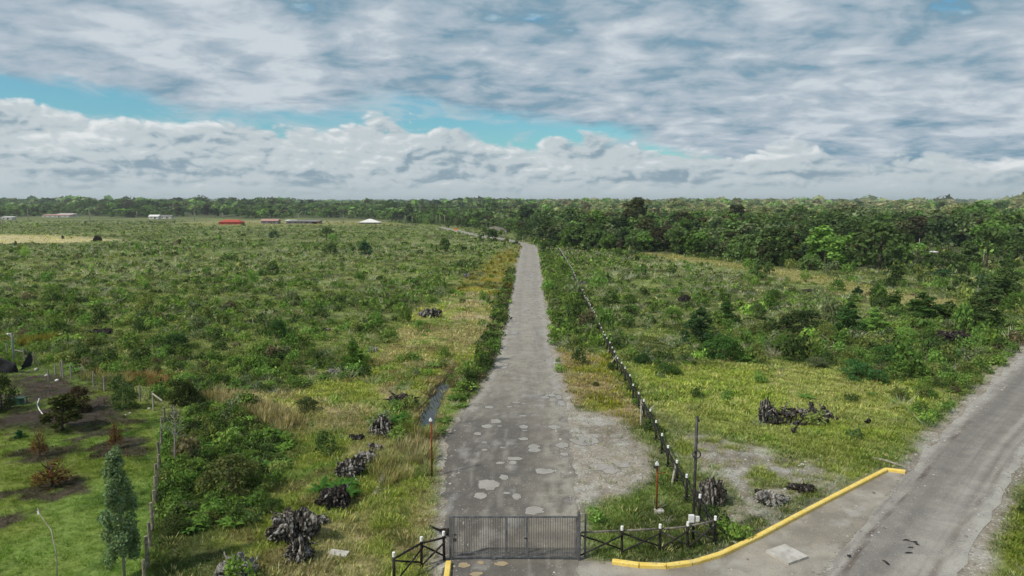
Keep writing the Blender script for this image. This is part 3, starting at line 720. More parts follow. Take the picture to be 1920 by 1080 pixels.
lamp(1230.5, 960, 869, "thin rusty post with pale lamp head between gravel apron and fence corner", WHITEPL, True)
x, y = G(27, 684); h = Zat(627, y)
r = thing("street_lamp", "grey curved top lamp pole standing over the black shade netting", "lamp post", (x, y, th(x, y)))
MB().tube([(0, 0, -.1), (0, 0, h - .2), (-.03, 0, h - .06), (-.12, 0, h), (-.24, 0, h - .03)], [.09, .075, .07, .07, .07], 9).build("shaft", plain("galvanised_pole", (.25, .25, .25), (.36, .36, .36), 5, .6), r, True)
MB().tube([(-.24, 0, h - .02), (-.34, 0, h - .06)], [.09, .1], 9).build("lamp_head", WHITEPL, r)

# ------------------------------------------------------------------ garden fences and clutter
def post_fence(label, pix, mat, wires, thick=.075):
    r = thing("post_and_wire_fence", label, "fence")
    Q = []
    for px, py, top in pix:
        x, y = G(px, py); h = max(.5, Zat(top, y)); z = th(x, y); lx = random.uniform(-.06, .06)
        MB().tube([(x, y, z - .2), (x + lx * .5, y, z + h * .5), (x + lx, y, z + h)], [thick * random.uniform(.9, 1.25), thick, thick * .9], 8, wob=.12).build("post", mat, r)
        Q.append((x, y, z, h))
    for f in wires:
        for a, b in zip(Q[:-1], Q[1:]):
            MB().tube([(a[0], a[1], a[2] + a[3] * f), (b[0], b[1], b[2] + b[3] * f)], .006, 4, False).build("wire", STEEL, r)
    return r, Q
gp = []
pl_ = [(309, 800), (306, 822), (303, 845), (300, 872), (298, 895), (295.5, 918), (292.5, 945), (290, 970), (287, 1000), (283, 1032), (278, 1068), (272, 1110)]
for px, py in pl_:
    x, y = G(px, py); _, t_ = proj(x, y, 1.25 + random.uniform(-.15, .12)); gp.append((px, py, t_))
post_fence("row of thick weathered timber posts along the mown garden's edge", gp, plain("lichen_grey_timber", (.13, .115, .085), (.30, .27, .20), 7, .95, .1), (.35, .7), .07)
gp = [(14, 668, 645), (46, 678, 656), (65, 686, 662), (92, 718, 696), (104, 704, 684), (115, 708, 679), (119, 712, 679), (134.6, 713, 685), (155, 709, 692), (176, 728, 698), (196, 734, 706), (215, 731, 711), (263, 754, 725), (288, 771, 735)]
BF, bq = post_fence("rickety line of pale split posts behind the dark soil heap", gp, PALEW, (.45, .85), .06)
a = bq[-1]; x, y = G(307, 790)
MB().tube([(a[0], a[1], a[3] * .92), (x, y, 1.35)], .05, 7).build("rail", PALEW, BF)
a = bq[1]; MB().tube([(a[0] - 1.0, a[1], a[3] * 1.0), (a[0], a[1], a[3] * .85)], .05, 7).build("rail", PALEW, BF)
def netting(pts, label):                      # sagging cloth between posts
    P = [(*G(px, py), zt) for px, py, zt in pts]; k = len(P); rows = 7; v, f = [], []
    for i in range(rows):
        for j, (x, y, zt) in enumerate(P):
            q = i / (rows - 1); v.append((x + math.sin(j * 2.1 + i) * .05, y + math.sin(j * 1.7 + i * .8) * .16, th(x, y) + .03 + (zt - .03) * (1 - q)))
    for i in range(rows - 1):
        for j in range(k - 1): a = i * k + j; f.append((a, a + 1, a + k + 1, a + k))
    o = MB().add(v, f).build("shade_netting", NETM, None, True); o.modifiers.new("thickness", "SOLIDIFY").thickness = .015
    return tag(o, label, "netting")
netting([(-60, 695, 1.1), (-35, 697, .95), (-10, 699, 1.0), (4, 700, 1.35), (14, 701, 1.1), (26, 702, .85), (33, 702, .95)], "wide sheet of black shade netting sagging below the curved lamp pole")
netting([(39, 696, .35), (45, 693, .55), (52, 691, .9), (60, 688, 1.3)], "small flap of black shade netting hung from a pale post")
x, y = G(34, 762); r = thing("plastic_crate", "dark green plastic crate on its side on the dark soil", "crate", (x, y, th(x, y) + .02), R(8))
b = MB().box((-.1, 0, .24), (.78, .5, .44)); b.build("body", GREENP, r)
b = MB()
for z in (.03, .45): b.box((.40, 0, z), (.2, .52, .05))
for yy in (-.235, .235): b.box((.47, yy, .24), (.05, .05, .40))
b.build("rim", GREENP, r)
def curve_tube(name, pix, rad, mat, label, cat, z=None):
    P = [(*G(px, py), th(*G(px, py)) + (.05 if z is None else z[k])) for k, (px, py) in enumerate(pix)]
    return tag(MB().tube(P, rad, 7).build(name, mat, None, True), label, cat)
curve_tube("plastic_pipe", [(74, 752), (70, 764), (74, 774), (82, 785)], .035, WHITEPL, "bent white plastic pipe lying on the dark soil", "pipe")
x0, y0 = G(107, 1092); zt = Zat(952, y0 + 1.2); x1 = (70 - 960) / F * ((y0 + 1.2) * cP - (zt - CAM_H) * sP)
r = thing("leaning_stick", "thin pale stick leaning over the lawn with its bent end tied", "stick", (x0, y0, 0))
MB().tube([(0, 0, -.1), (-.04, .15, zt * .45), ((x1 - x0) * .35, .6, zt * .74), ((x1 - x0) * .85, 1.05, zt * .9), (x1 - x0, 1.2, zt)], [.022, .02, .018, .016, .014], 7).build("rod", PALEW, r, True)
MB().tube([((x1 - x0) * .93, 1.12, zt * .90), ((x1 - x0) * .97, 1.16, zt * .955)], .035, 8).build("tie", WHITEPL, r)

def stone_mesh(seed, mat):
    q = np.random.default_rng(seed); v = []; f = []
    me = bpy.data.meshes.new("stone")
    import bmesh
    bm = bmesh.new(); bmesh.ops.create_icosphere(bm, subdivisions=2, radius=1)
    o = q.uniform(0, 50, 3)
    for p in bm.verts:
        k = 1 + .5 * (float(fbm(np.array([p.co.x * 1.1 + o[0] + p.co.z]), np.array([p.co.y * 1.1 + o[1] - p.co.z * .7]), 3, 3)[0]) - .5) * 1.6
        p.co = Vector((p.co.x * k, p.co.y * k * .8, p.co.z * k * .62))
    bm.to_mesh(me); bm.free(); me.materials.append(mat); return me
STM = [stone_mesh(i, STONE) for i in range(3)] + [stone_mesh(9, WHITEP)]
STONES = [(1475, 848, 4, 0, "grey stone on the gravel between root heap and upright stump"), (1505, 871, 9, 1, "large pale boulder on the gravel patch beyond the small stumps"), (1510, 866, 5, 3, "whitish stone touching the large pale boulder"), (1498, 873, 6, 0, "dark grey stone beside the large pale boulder"), (1534, 862, 6, 1, "flat pale stone a little beyond the large boulder"), (1590, 843, 5, 3, "white stone alone in grass beyond the gravel patch"), (1472, 918, 6, 1, "pale stone close to the twin rooted stump"), (1377, 1018, 8, 1, "grey rock at the inner edge of the yellow kerb"), (1560, 864, 3.5, 0, "small stone in the rubble streak beyond the boulder"), (1572, 868, 3, 0, "tiny stone at the end of the rubble streak"), (1380, 915, 4, 1, "small pale stone beside the largest gravel side stump"), (1393, 925, 4, 0, "small grey stone between the large stump and twin rooted stump"),
          (107, 717, 6, 3, "round white stone by the rickety post line"), (88, 707, 8, 1, "grey slab like stone at the top of the soil heap"), (68, 695, 8, 1, "pale stone below the shade netting on the soil heap"), (280, 768, 6, 1, "pale stone at the foot of the last split post"), (236, 780, 5, 0, "brownish stone on bare soil by the dark round bush"), (244, 776, 5, 0, "grey stone in the little heap by the dark round bush"), (713, 923, 5, 1, "stone beside the small ditch pool"), (722, 921, 3.5, 3, "small white stone at the ditch pool's rim"), (795, 890, 3, 3, "small white stone beside the rusty ditch post"), (1640, 1010, 3, 1, "small loose stone on the gravel road's edge")]
for px, py, w_, k, lab in STONES:
    x, y = G(px, py); s_ = w_ / F * y * .55
    o = link("stone", STM[k], None, (x, y, th(x, y) + s_ * .3)); o.scale = (s_, s_, s_); o.rotation_euler = (0, 0, random.uniform(0, 6)); tag(o, lab, "stone", "loose stones")
tag(MB().tube([(*G(1634, 861), .10), (*G(1662, 867), .09), (*G(1690, 876), .07)], [.06, .07, .05], 8).build("log", PALEW, None, True), "thin pale log lying in the grass behind the kerb's far end", "log")
tag(MB().tube([(*G(703, 930), .02), (*G(716, 905), .08), (*G(724, 880), .12)], [.13, .16, .12], 9, wob=.12).build("log", WOODG, None, True), "peeled grey log lying beside the small ditch pool", "log")
def rebase(root, loc):
    root.location = loc
    for c in root.children: c.location = Vector(c.location) - Vector(loc)
for r_ in list(bpy.data.objects):
    if r_.type == "EMPTY" and r_.get("category") == "fence":
        p_ = next(c for c in r_.children if c.name.startswith("post"))
        q_ = p_.data.vertices[0].co; rebase(r_, (q_.x, q_.y, 0))

# ------------------------------------------------------------------ dead stumps and roots
from mathutils import noise as mn
import bmesh
def lump(rx, ry, rz, seed, ridges=.22, sub=4):
    bm = bmesh.new(); bmesh.ops.create_icosphere(bm, subdivisions=sub, radius=1); o = Vector((seed * 3.7, seed * 1.3, seed * .7))
    for p in bm.verts:
        d = p.co.copy()
        a = math.atan2(d.y, d.x); rid = abs(mn.noise(Vector((math.cos(a) * 3.1, math.sin(a) * 3.1, d.z * .55)) + o)) * 2 - .45
        k = 1 + .38 * mn.fractal(d * 1.2 + o, 1.0, 2.0, 4) + ridges * 1.6 * rid + .16 * mn.noise(Vector((d.x * 8, d.y * 8, d.z * 2.5)) + o) + .10 * mn.noise(d * 15 + o)
        if d.z > .35: k += .38 * mn.noise(Vector((d.x * 3.3, d.y * 3.3, 0)) + o * 2)
        k = max(.35, k)
        p.co = Vector((d.x * rx * k, d.y * ry * k, d.z * rz * k))
    return bm
def bm_build(bm, name, mat, parent=None, loc=None):
    me = bpy.data.meshes.new(name); bm.to_mesh(me); bm.free(); me.materials.append(mat)
    return link(name, me, parent, loc)
def gnarl(p, d, L, r, n=6, curl=.35, up=0.0):
    P, p, d = [Vector(p)], Vector(p), Vector(d).normalized(); R_ = [r]
    for k in range(n):
        d = (d + Vector((random.uniform(-1, 1), random.uniform(-1, 1), random.uniform(-1, 1) + up)) * curl).normalized()
        p = p + d * L / n; P.append(p.copy()); R_.append(r * (1 - (k + 1) / n * .8) * random.uniform(.8, 1.2))
    return P, R_
def stump(px, py, wpx, hpx, label, style="mixed", roots=9, seed=None, tall=.75, name="tree_stump", cat="stump"):
    x, y = G(px, py); s = 1 / F * y * 1.0
    w_, h_ = wpx * s / 2, (Zat(py - hpx, y) - 0) * .95
    h_ = max((h_ - .15) * (.92 if 'upright twisted' in label else .80), .2); z = th(x, y); y += w_ * .5
    seed = seed if seed is not None else int(px * 3 + py); random.seed(seed)
    r = thing(name, label, cat, (x, y, z))
    mats = {"mixed": (CHAR, BLEACH), "dark": (CHARD, CHAR), "pale": (BLEACH, BLEACH), "black": (CHARD, CHARD)}[style]
    bm_build(lump(w_ * .80, w_ * .62, h_ * .58, seed * .13, .34), "stump_core", mats[0], r, (0, 0, h_ * .36))
    for k in range(int(roots * 1.3)):
        a = 2 * math.pi * (k + random.random() * .8) / (roots * 1.3); ca, sa = math.cos(a), math.sin(a)
        if k % 4 == 2:                        # a broken spur standing up
            p = (ca * w_ * .42, sa * w_ * .32, h_ * random.uniform(.4, .7)); d = (ca * .6, sa * .5, .9); L = h_ * random.uniform(.25, .5); rr = w_ * random.uniform(.07, .14)
        else:                                 # a root hugging the side and running out
            p = (ca * w_ * .5, sa * w_ * .38, h_ * random.uniform(.3, .75)); d = (ca * .7 - sa * random.uniform(-.8, .8), sa * .7 + ca * random.uniform(-.8, .8), random.uniform(-.9, .15)); L = (h_ + w_) * .5 * random.uniform(.5, 1.0); rr = w_ * random.uniform(.06, .13)
        P, Q = gnarl(p, d, L, max(.035, rr), 9, .38); Q[-1] = Q[-1] * 1.6
        for q in P: q.z = max(q.z, -.02)
        MB().tube(P, Q, 8, True, .28).build("root", random.choice((mats[0], mats[0], mats[1])), r)
    return r
LANDMARK = []                                 # (x, y, words) for telling look-alikes apart
def mark(px, py, words): LANDMARK.append((*G(px, py), words))
for a in ((548, 1030, 96, 72, "biggest pale ribbed stump standing in grass among the ditch side stumps", "mixed", 14),
          (560, 1062, 60, 60, "grey ribbed stump tucked under the biggest pale ribbed one", "mixed", 9),
          (437, 1100, 88, 52, "tangle of bleached driftwood roots beside the charred bush at the frame's bottom", "pale", 16),
          (627, 960, 64, 54, "dark stump with two upright horns between two larger pale stumps", "dark", 9),
          (655, 900, 62, 46, "broad grey stump with ribbed side leaning against a paler root mass", "mixed", 11),
          (686, 872, 44, 36, "white streaked root mass behind the broad ribbed stump", "pale", 10),
          (668, 832, 30, 18, "small dark stump hidden in grass behind the white streaked roots", "dark", 7),
          (714, 822, 50, 50, "tall grey hollow stump with ferns growing over it", "mixed", 8),
          (753, 762, 66, 26, "low dark root log lying beside the ditch water", "dark", 10),
          (598, 992, 40, 26, "flat grey root mass linking the biggest ribbed stump to the horned one", "mixed", 9),
          (574, 1012, 34, 30, "dark root spur close against the biggest ribbed stump's flank", "dark", 7),
          (702, 848, 30, 18, "low grey root knot between the white streaked mass and the hollow stump", "mixed", 7),
          (1336, 952, 66, 66, "large half charred stump beside the tall black pole", "mixed", 12),
          (1448, 950, 64, 34, "pale stump with two spread roots beside the gravel patch", "pale", 7),
          (1432, 938, 34, 24, "black burnt stump just behind the pale two rooted stump", "black", 6),
          (1508, 924, 50, 20, "low black burnt stump nearest the yellow kerb's straight run", "black", 8),
          (1434, 796, 26, 54, "upright twisted grey trunk at the end of the root heap", "mixed", 6),
          (1800, 644, 62, 28, "dark upturned root with a raised spike near the gravel road", "dark", 10),
          (806, 597, 44, 22, "black and white upturned roots in the heath beside the dry strip", "mixed", 10),
          (632, 702, 50, 15, "pale twisted roots lying beyond the grassy meadow's corner", "pale", 9),
          (186, 629, 42, 13, "long dark root log behind the garden in low scrub", "dark", 9),
          (697, 662, 22, 16, "pale stump beside the young conifer in the heath", "pale", 6),
          (876, 521, 14, 12, "whitish upturned root at the olive strip's edge", "pale", 8),
          (1284, 567, 20, 18, "dark upright stump alone in the heath beyond the long fence", "dark", 6),
          (1093, 534, 14, 10, "small grey stump close beyond the long fence", "mixed", 6),
          (1134, 533, 22, 10, "small heap like grey root in the heath beyond the long fence", "mixed", 7),
          (180, 453, 16, 14, "dark broken stump on the pale straw stripe", "dark", 6),
          (117, 448, 5, 9, "thin dark snag on the pale straw stripe", "dark", 4),
          (1522, 547, 34, 7, "long low dark log in heath near the pale clearing", "dark", 6),
          (1615, 613, 30, 11, "grey fallen root among the young pines", "mixed", 7),
          (1722, 555, 44, 4, "thin fallen log lying across the pale clearing", "dark", 4),
          (610, 622, 22, 10, "dead grey roots half sunk in heath beyond pale roots", "mixed", 6),
          (1310, 610, 16, 14, "grey weathered stump beside the dark young pines", "mixed", 6),
          (432, 806, 26, 10, "small white topped stump among the bright ferns", "pale", 6),
          (487, 842, 18, 12, "small dark stump beside the big round bush", "dark", 6)):
    stump(*a)
PILE = [MB() for _ in range(6)]
random.seed(5); pile_me = []
for k in range(6):
    P, Q = gnarl((-.5, 0, 0), (1, 0, .1), 1.0, random.uniform(.09, .16), 6, .35)
    pile_me.append(MB().tube(P, Q, 7, True, .25).mesh("dead_root", (CHARD, CHAR, CHARD, BLEACH, CHARD, CHAR)[k], True))
for k in range(64):
    t = k / 64; px = 1432 + 118 * random.random() ** .85; py = random.uniform(774, 800) - (px - 1432) * .02
    x, y = G(px, py); o = link("dead_root", pile_me[k % 6], None, (x, y, th(x, y) + .08 + random.random() * .30 * (1 - abs(px - 1475) / 90)))
    o.scale = [random.uniform(.75, 1.45)] * 3; o.rotation_euler = (random.uniform(-.6, .6), random.uniform(-.7, .7), random.uniform(0, 6.3))
    tag(o, "short dead root heaped in the dark root pile on the bright meadow", "root", "dead roots heaped in a pile")
for px, py, lab in ((1543, 800, "dark root piece lying just off the tail of the root heap"), (1490, 812, "black root knot in grass below the root heap"), (1625, 800, "small dark root lump in the meadow beyond the boulder"), (826, 1005, "thin dead branch under the short black fence"), (1560, 790, "last root stub at the far tail of the root heap")):
    x, y = G(px, py); o = link("dead_root", pile_me[2], None, (x, y, th(x, y) + .1)); o.scale = (.9, .9, 1.2); o.rotation_euler = (.2, .3, px); tag(o, lab, "root")

# ------------------------------------------------------------------ foliage makers (numpy)
def nrmz(a): return a / (np.linalg.norm(a, axis=-1, keepdims=True) + 1e-9)
def leaves(q, c, n, s, asp=.62):              # one small diamond of four corners per leaf clump
    N = len(c); u = nrmz(np.cross(n, nrmz(q.normal(size=(N, 3))))); v = np.cross(n, u)
    s = np.broadcast_to(np.asarray(s, float), (N,))[:, None]; a = asp * q.uniform(.7, 1.3, (N, 1))
    V = np.stack([c + u * s, c + v * s * a, c - u * s * q.uniform(.6, 1, (N, 1)), c - v * s * a], 1)
    V = V + n[:, None, :] * (s[:, None] * .18) * q.normal(size=(N, 4, 1))
    return V.reshape(-1, 3)
def quads(n): return np.arange(4 * n).reshape(n, 4)
class Tpl:                                    # a plant template: leaf quads with a colour each
    def __init__(s, V, col): s.V = np.asarray(V, np.float32); s.C = np.repeat(np.asarray(col, np.float32), 4, 0); s.n = len(V) // 4
    def mesh(s, name, mat=None): return np_mesh(name, s.V, quads(s.n), s.C, mat or LEAF)
    @staticmethod
    def join(*t):
        o = Tpl(np.concatenate([x.V for x in t]), np.zeros((0, 3))); o.C = np.concatenate([x.C for x in t]); o.n = len(o.V) // 4; return o
def crown(q, blobs, n, size, jit=.3, base=(1, 1, 1), var=.28, rough=.55, low=-.35, blobvar=.18):
    Vs, Cs = [], []
    for (cx, cy, cz, rx, ry, rz) in blobs:
        k = max(3, int(n * (rx * ry + rx * rz) / 2 / (blobs[0][3] * blobs[0][4] + 1e-9)))
        d = nrmz(q.normal(size=(k * 2, 3))); d = d[d[:, 2] > low][:k]; k = len(d)
        r = 1 - np.abs(q.normal(size=(k, 1))) * jit
        r = np.where(q.random((k, 1)) < .12, 1 + .22 * q.random((k, 1)), r)
        c = np.array([cx, cy, cz]) + d * np.array([rx, ry, rz]) * r
        nn = nrmz(d / np.array([rx, ry, rz]) * rx + rough * q.normal(size=(k, 3)))
        Vs.append(leaves(q, c, nn, size * q.uniform(.65, 1.35, k)))
        t = (1 + var * q.uniform(-1, 1, (k, 1))) * (1 + blobvar * q.uniform(-1, 1))
        hue = 1 + q.normal(size=(k, 3)) * np.array([.08, .03, .06])
        Cs.append(np.array(base) * t * hue)
    return Tpl(np.concatenate(Vs), np.concatenate(Cs))
def sticks(q, n, L, r0, spread, width, base, up=.9, start=.12):
    a = q.uniform(0, 6.28, n); rr = r0 * np.sqrt(q.random(n)); p = np.c_[np.cos(a) * rr, np.sin(a) * rr, q.uniform(0, start, n)]
    d = nrmz(np.c_[np.cos(a) * spread + q.normal(size=n) * .3, np.sin(a) * spread + q.normal(size=n) * .3, np.full(n, up)])
    L = L * q.uniform(.5, 1.1, n)[:, None]; e = p + d * L + q.normal(size=(n, 3)) * L * .12
    s = nrmz(np.cross(d, q.normal(size=(n, 3)))) * width
    V = np.stack([p - s, p + s, e + s * .35, e - s * .35], 1).reshape(-1, 3)
    return Tpl(V, np.array(base) * q.uniform(.7, 1.25, (n, 1)))
def blades(q, n, h, spread, width, base, r0=.12, tip=None):
    a = q.uniform(0, 6.28, n); rr = r0 * np.sqrt(q.random(n)); p = np.c_[np.cos(a) * rr, np.sin(a) * rr, np.zeros(n)]
    b = a + q.normal(size=n) * .6; hh = h * q.uniform(.55, 1.15, n)
    e = p + np.c_[np.cos(b) * spread * hh, np.sin(b) * spread * hh, hh]
    s = np.c_[-np.sin(b), np.cos(b), np.zeros(n)] * width
    m = (p * .45 + e * .55) + np.c_[np.zeros(n), np.zeros(n), hh * .10]
    V = np.stack([p - s * .7, m + s, e, m - s], 1).reshape(-1, 3)
    return Tpl(V, np.array(base) * q.uniform(.72, 1.28, (n, 1)) * (1 + q.normal(size=(n, 3)) * np.array([.10, .04, .05])))
def fern(q, fronds, L, base):
    Vs, Cs = [], []
    for k in range(fronds):
        a = 6.283 * (k + q.random() * .7) / fronds; l = L * q.uniform(.7, 1.15); d = np.array([math.cos(a), math.sin(a), 0]); s = np.array([-d[1], d[0], 0])
        arch = q.uniform(.45, .8); pr = None; c = np.array(base) * q.uniform(.75, 1.25)
        for i, t in enumerate((0.12, .35, .6, .85, 1.0)):
            w_ = L * .17 * math.sin(math.pi * min(.98, t * .85 + .15)); p = d * l * t + np.array([0, 0, arch * l * (t * 1.7 - 1.25 * t * t) + .05])
            cur = (p - s * w_ - np.array([0, 0, w_ * .3]), p, p + s * w_ - np.array([0, 0, w_ * .3]))
            if pr is not None:
                Vs.append([pr[0], cur[0], cur[1], pr[1]]); Vs.append([pr[1], cur[1], cur[2], pr[2]]); Cs += [c * q.uniform(.85, 1.15), c * q.uniform(.85, 1.15)]
            pr = cur
    return Tpl(np.array(Vs).reshape(-1, 3), np.array(Cs))
def scatter(tpls, which, pos, scale, zs, tint, q):    # many plants as one mesh
    Vs, Cs = [], []
    for i, t in enumerate(tpls):
        m = which == i
        if not m.any(): continue
        a = q.uniform(0, 6.28, m.sum()).astype(np.float32); c, s = np.cos(a)[:, None], np.sin(a)[:, None]
        k = scale[m].astype(np.float32)[:, None]
        v = t.V[None]; x = (v[..., 0] * c - v[..., 1] * s) * k; y = (v[..., 0] * s + v[..., 1] * c) * k; z = v[..., 2] * (k * zs[m].astype(np.float32)[:, None])
        p = pos[m].astype(np.float32)
        Vs.append(np.stack([x + p[:, :1], y + p[:, 1:2], z + p[:, 2:]], -1).reshape(-1, 3))
        Cs.append((t.C[None] * tint[m].astype(np.float32)[:, None, :]).reshape(-1, 3))
    return np.concatenate(Vs), np.concatenate(Cs)
def blobs_low(q, n, r=.62, h=.55):
    o = [(0, 0, h * .45, r * .8, r * .8, h * .6)]
    for k in range(n):
        a = q.uniform(0, 6.28); d = r * q.uniform(.35, .8); s = q.uniform(.28, .55)
        o.append((math.cos(a) * d, math.sin(a) * d, h * q.uniform(.25, .75), r * s, r * s, h * s * 1.1))
    return o
q = np.random.default_rng(3)
ONE = (1, 1, 1); TW = (.37, .335, .275)
# heath shrubs at three levels of detail; colour comes from the tint
SH_N = [Tpl.join(crown(q, blobs_low(q, 6 + i, .62, .55 + .08 * i), 80, .075, .25, ONE, .35), sticks(q, 14, .55, .3, .6, .008, (2.4, 1.9, 2.6))) for i in range(5)]
SH_M = [Tpl.join(crown(q, blobs_low(q, 4, .62, .6), 22, .15, .25, ONE, .38), sticks(q, 5, .6, .3, .6, .015, (2.2, 1.8, 2.5))) for i in range(5)]
SH_F = [crown(q, blobs_low(q, 2, .62, .6), 7, .27, .2, ONE, .4) for i in range(5)]
TW_N = [sticks(q, 34, 1.0, .38, .75, .012, ONE, .8, .3) for i in range(4)]
TW_M = [sticks(q, 20, 1.0, .38, .75, .024, ONE, .8, .3) for i in range(4)]
TW_F = [sticks(q, 9, 1.0, .4, .7, .05, ONE, .8, .3) for i in range(4)]
FE_N = [fern(q, 10 + i, .85, ONE) for i in range(3)]
GR_N = [blades(q, 14, .17, .75, .011, ONE, .20) for i in range(4)]
GR_M = [blades(q, 10, .19, .9, .024, ONE, .28) for i in range(4)]
GR_F = [blades(q, 7, .30, .9, .06, ONE, .5) for i in range(4)]
ST_N = [blades(q, 26, .62, .45, .014, ONE, .22) for i in range(3)]

DG, MG, BG, OL, GGc, BR, YG = (.066, .092, .036), (.128, .195, .054), (.19, .265, .066), (.185, .20, .072), (.165, .180, .105), (.150, .118, .078), (.19, .21, .045)

# ------------------------------------------------------------------ trees with trunk and crown
def limb_mesh(q_, h, blobs, r, tone):
    random.seed(int(q_.integers(1e6)))
    b = MB(); b.tube([(0, 0, -.03 * h), (.01 * h, 0, .2 * h), (0, .01 * h, .45 * h), (0, 0, .72 * h)], [r, r * .82, r * .6, r * .22], 7)
    for k in range(min(6, len(blobs))):
        c = Vector(blobs[k][:3]); s = Vector((0, 0, h * random.uniform(.22, .5)))
        b.tube([s, s.lerp(c, .5) + Vector((0, 0, -.03 * h)), c], [r * .42, r * .28, r * .1], 5)
    return b.mesh("trunk", tone, True)
def tree_blobs(q_, kind):
    o = []
    if kind == "round":
        o.append((0, 0, .66, .26, .26, .26))
        for k in range(17):
            d = nrmz(q_.normal(size=3)); d[2] = abs(d[2]) * 1.1 - .35
            s = q_.uniform(.10, .19); o.append((d[0] * .30, d[1] * .30, .60 + d[2] * .30, s, s, s * .8))
        for k in range(6):
            a = q_.uniform(0, 6.28); s = q_.uniform(.09, .14); o.append((math.cos(a) * .27, math.sin(a) * .27, q_.uniform(.18, .38), s, s, s))
    elif kind == "tall":
        o.append((0, 0, .6, .15, .15, .3))
        for k in range(20):
            a = q_.uniform(0, 6.28); z = q_.uniform(.12, .96); w_ = .19 * math.sin(math.pi * min(.97, z * .8 + .18)) + .03; s = q_.uniform(.07, .12)
            o.append((math.cos(a) * w_, math.sin(a) * w_, z, s, s, s * 1.1))
    elif kind == "spread":
        o.append((0, 0, .72, .30, .30, .16))
        for k in range(18):
            a = q_.uniform(0, 6.28); d = .42 * math.sqrt(q_.random()); s = q_.uniform(.10, .17); o.append((math.cos(a) * d, math.sin(a) * d, .80 - d * .55 + q_.uniform(-.16, .10), s, s, s * .6))
    elif kind == "cone":
        o.append((0, 0, .42, .15, .15, .34))
        for k in range(34):
            z = q_.uniform(.04, .93) ** 1.1; w_ = (.31 * (1 - z) ** .75 + .03) * q_.uniform(.55, 1.15); a = q_.uniform(0, 6.28); s = q_.uniform(.05, .095) * (1.2 - .5 * z)
            o.append((math.cos(a) * w_, math.sin(a) * w_, z, s * 1.15, s * 1.15, s * q_.uniform(.6, 1.1)))
        for k in range(4): o.append((q_.normal() * .03, q_.normal() * .03, .82 + .05 * k, .035, .035, .06))
    elif kind == "bushy":
        o.append((0, 0, .48, .36, .36, .40))
        for k in range(18):
            d = nrmz(q_.normal(size=3)); d[2] = abs(d[2]); s = q_.uniform(.12, .2); o.append((d[0] * .40, d[1] * .40, .30 + d[2] * .48 - .08 * q_.random(), s, s, s))
        for k in range(9):
            a = q_.uniform(0, 6.28); s = q_.uniform(.12, .18); o.append((math.cos(a) * .36, math.sin(a) * .36, q_.uniform(.06, .2), s, s, s))
    return o
TREE = {}
for kind, n_, sz in (("round", 46, .048), ("tall", 60, .040), ("spread", 46, .05), ("cone", 105, .036), ("bushy", 60, .055), ("dense_bushy", 280, .026), ("dense_cone", 330, .020)):
    TREE[kind] = []
    for v_ in range(4 if kind in ("round", "tall") else 3):
        bl = tree_blobs(q, kind.replace('dense_', ''))
        t = crown(q, bl, n_ * 2, sz, .3, ONE, .30, .6, -.75 if 'bushy' not in kind else -.3)
        TREE[kind].append((t.mesh("crown"), limb_mesh(q, 1.0, bl, .026 if 'bushy' not in kind else .035, BARK)))
TREE["wisp"] = []
for v_ in range(3):
    t = Tpl.join(sticks(q, 40, .5, .16, .9, .007, ONE, .8, .45), sticks(q, 50, .3, .25, 1.2, .006, ONE, .2, .6), crown(q, [(0, 0, .36, .27, .27, .32), (.16, .05, .25, .16, .16, .2), (-.15, -.1, .3, .17, .17, .22), (0, .1, .62, .12, .12, .2)], 330, .026, .55, (1.2, .9, .8), .4, .9, -.8))
    random.seed(40 + v_); b = MB(); b.tube([(0, 0, -.05), (.02, 0, .4), (0, .02, .8)], [.03, .02, .008], 6)
    for k in range(6): b.tube([(0, 0, .1 + .08 * k), (math.cos(k * 2.2) * .16, math.sin(k * 2.2) * .16, .3 + .09 * k), (math.cos(k * 2.2) * .24, math.sin(k * 2.2) * .24, .5 + .08 * k)], [.014, .01, .004], 5)
    TREE["wisp"].append((t.mesh("crown"), b.mesh("trunk", BARK, True)))
def far_tree(kind, n, sz): return crown(q, tree_blobs(q, kind), n, sz, .2, ONE, .34, .5, -.5)
FT_M = [far_tree(k, 11, .085) for k in ("round", "tall", "round", "spread", "tall", "cone", "bushy")]
FT_F = [crown(q, [(0, 0, .55, .34, .34, .42), (.12, .1, .75, .2, .2, .2), (-.2, 0, .45, .2, .2, .25)], 16, .17, .15, ONE, .34, .45, -.2) for k in range(4)]
FT_X = [crown(q, [(0, 0, .5, .5, .5, .5)], 12, .30, .15, ONE, .34, .4, -.1) for k in range(3)]
def make_tree(kind, v_, name, label, cat, loc, h, wide, tint, group=None, rz=None):
    cm, tm = TREE[kind][v_ % len(TREE[kind])]
    r = thing(name, label, cat, loc, random.uniform(0, 6.28) if rz is None else rz, group); r.scale = (h * wide, h * wide, h)
    c = link("crown", cm, r); c.color = (*tint, 1); link("trunk", tm, r); return r
NAMED = []                                    # (px, py, halfwidth) kept free of scattered plants
def ptree(px, py, wpx, top, kind, tint, label, name="tree", cat="tree", v_=0, basew={"round": .80, "tall": .46, "spread": 1.05, "cone": .60, "bushy": 1.0, "wisp": .75}):
    x, y = G(px, py); h = max(.4, Zat(top, y)); wd_ = wpx / F * y; z = th(x, y)
    random.seed(int(px * 7 + py)); NAMED.append((x, y, wd_ / 2))
    if y < 90 and kind in ('bushy', 'cone'): kind_ = 'dense_' + kind
    else: kind_ = kind
    return make_tree(kind_, v_, name, label, cat, (x, y, z - (.09 * h if kind == "bushy" else .03)), h * 1.03, wd_ / (h * basew[kind]), tn(tint, 1.55))
def tn(c, k=1.0): return tuple(v * k for v in c)
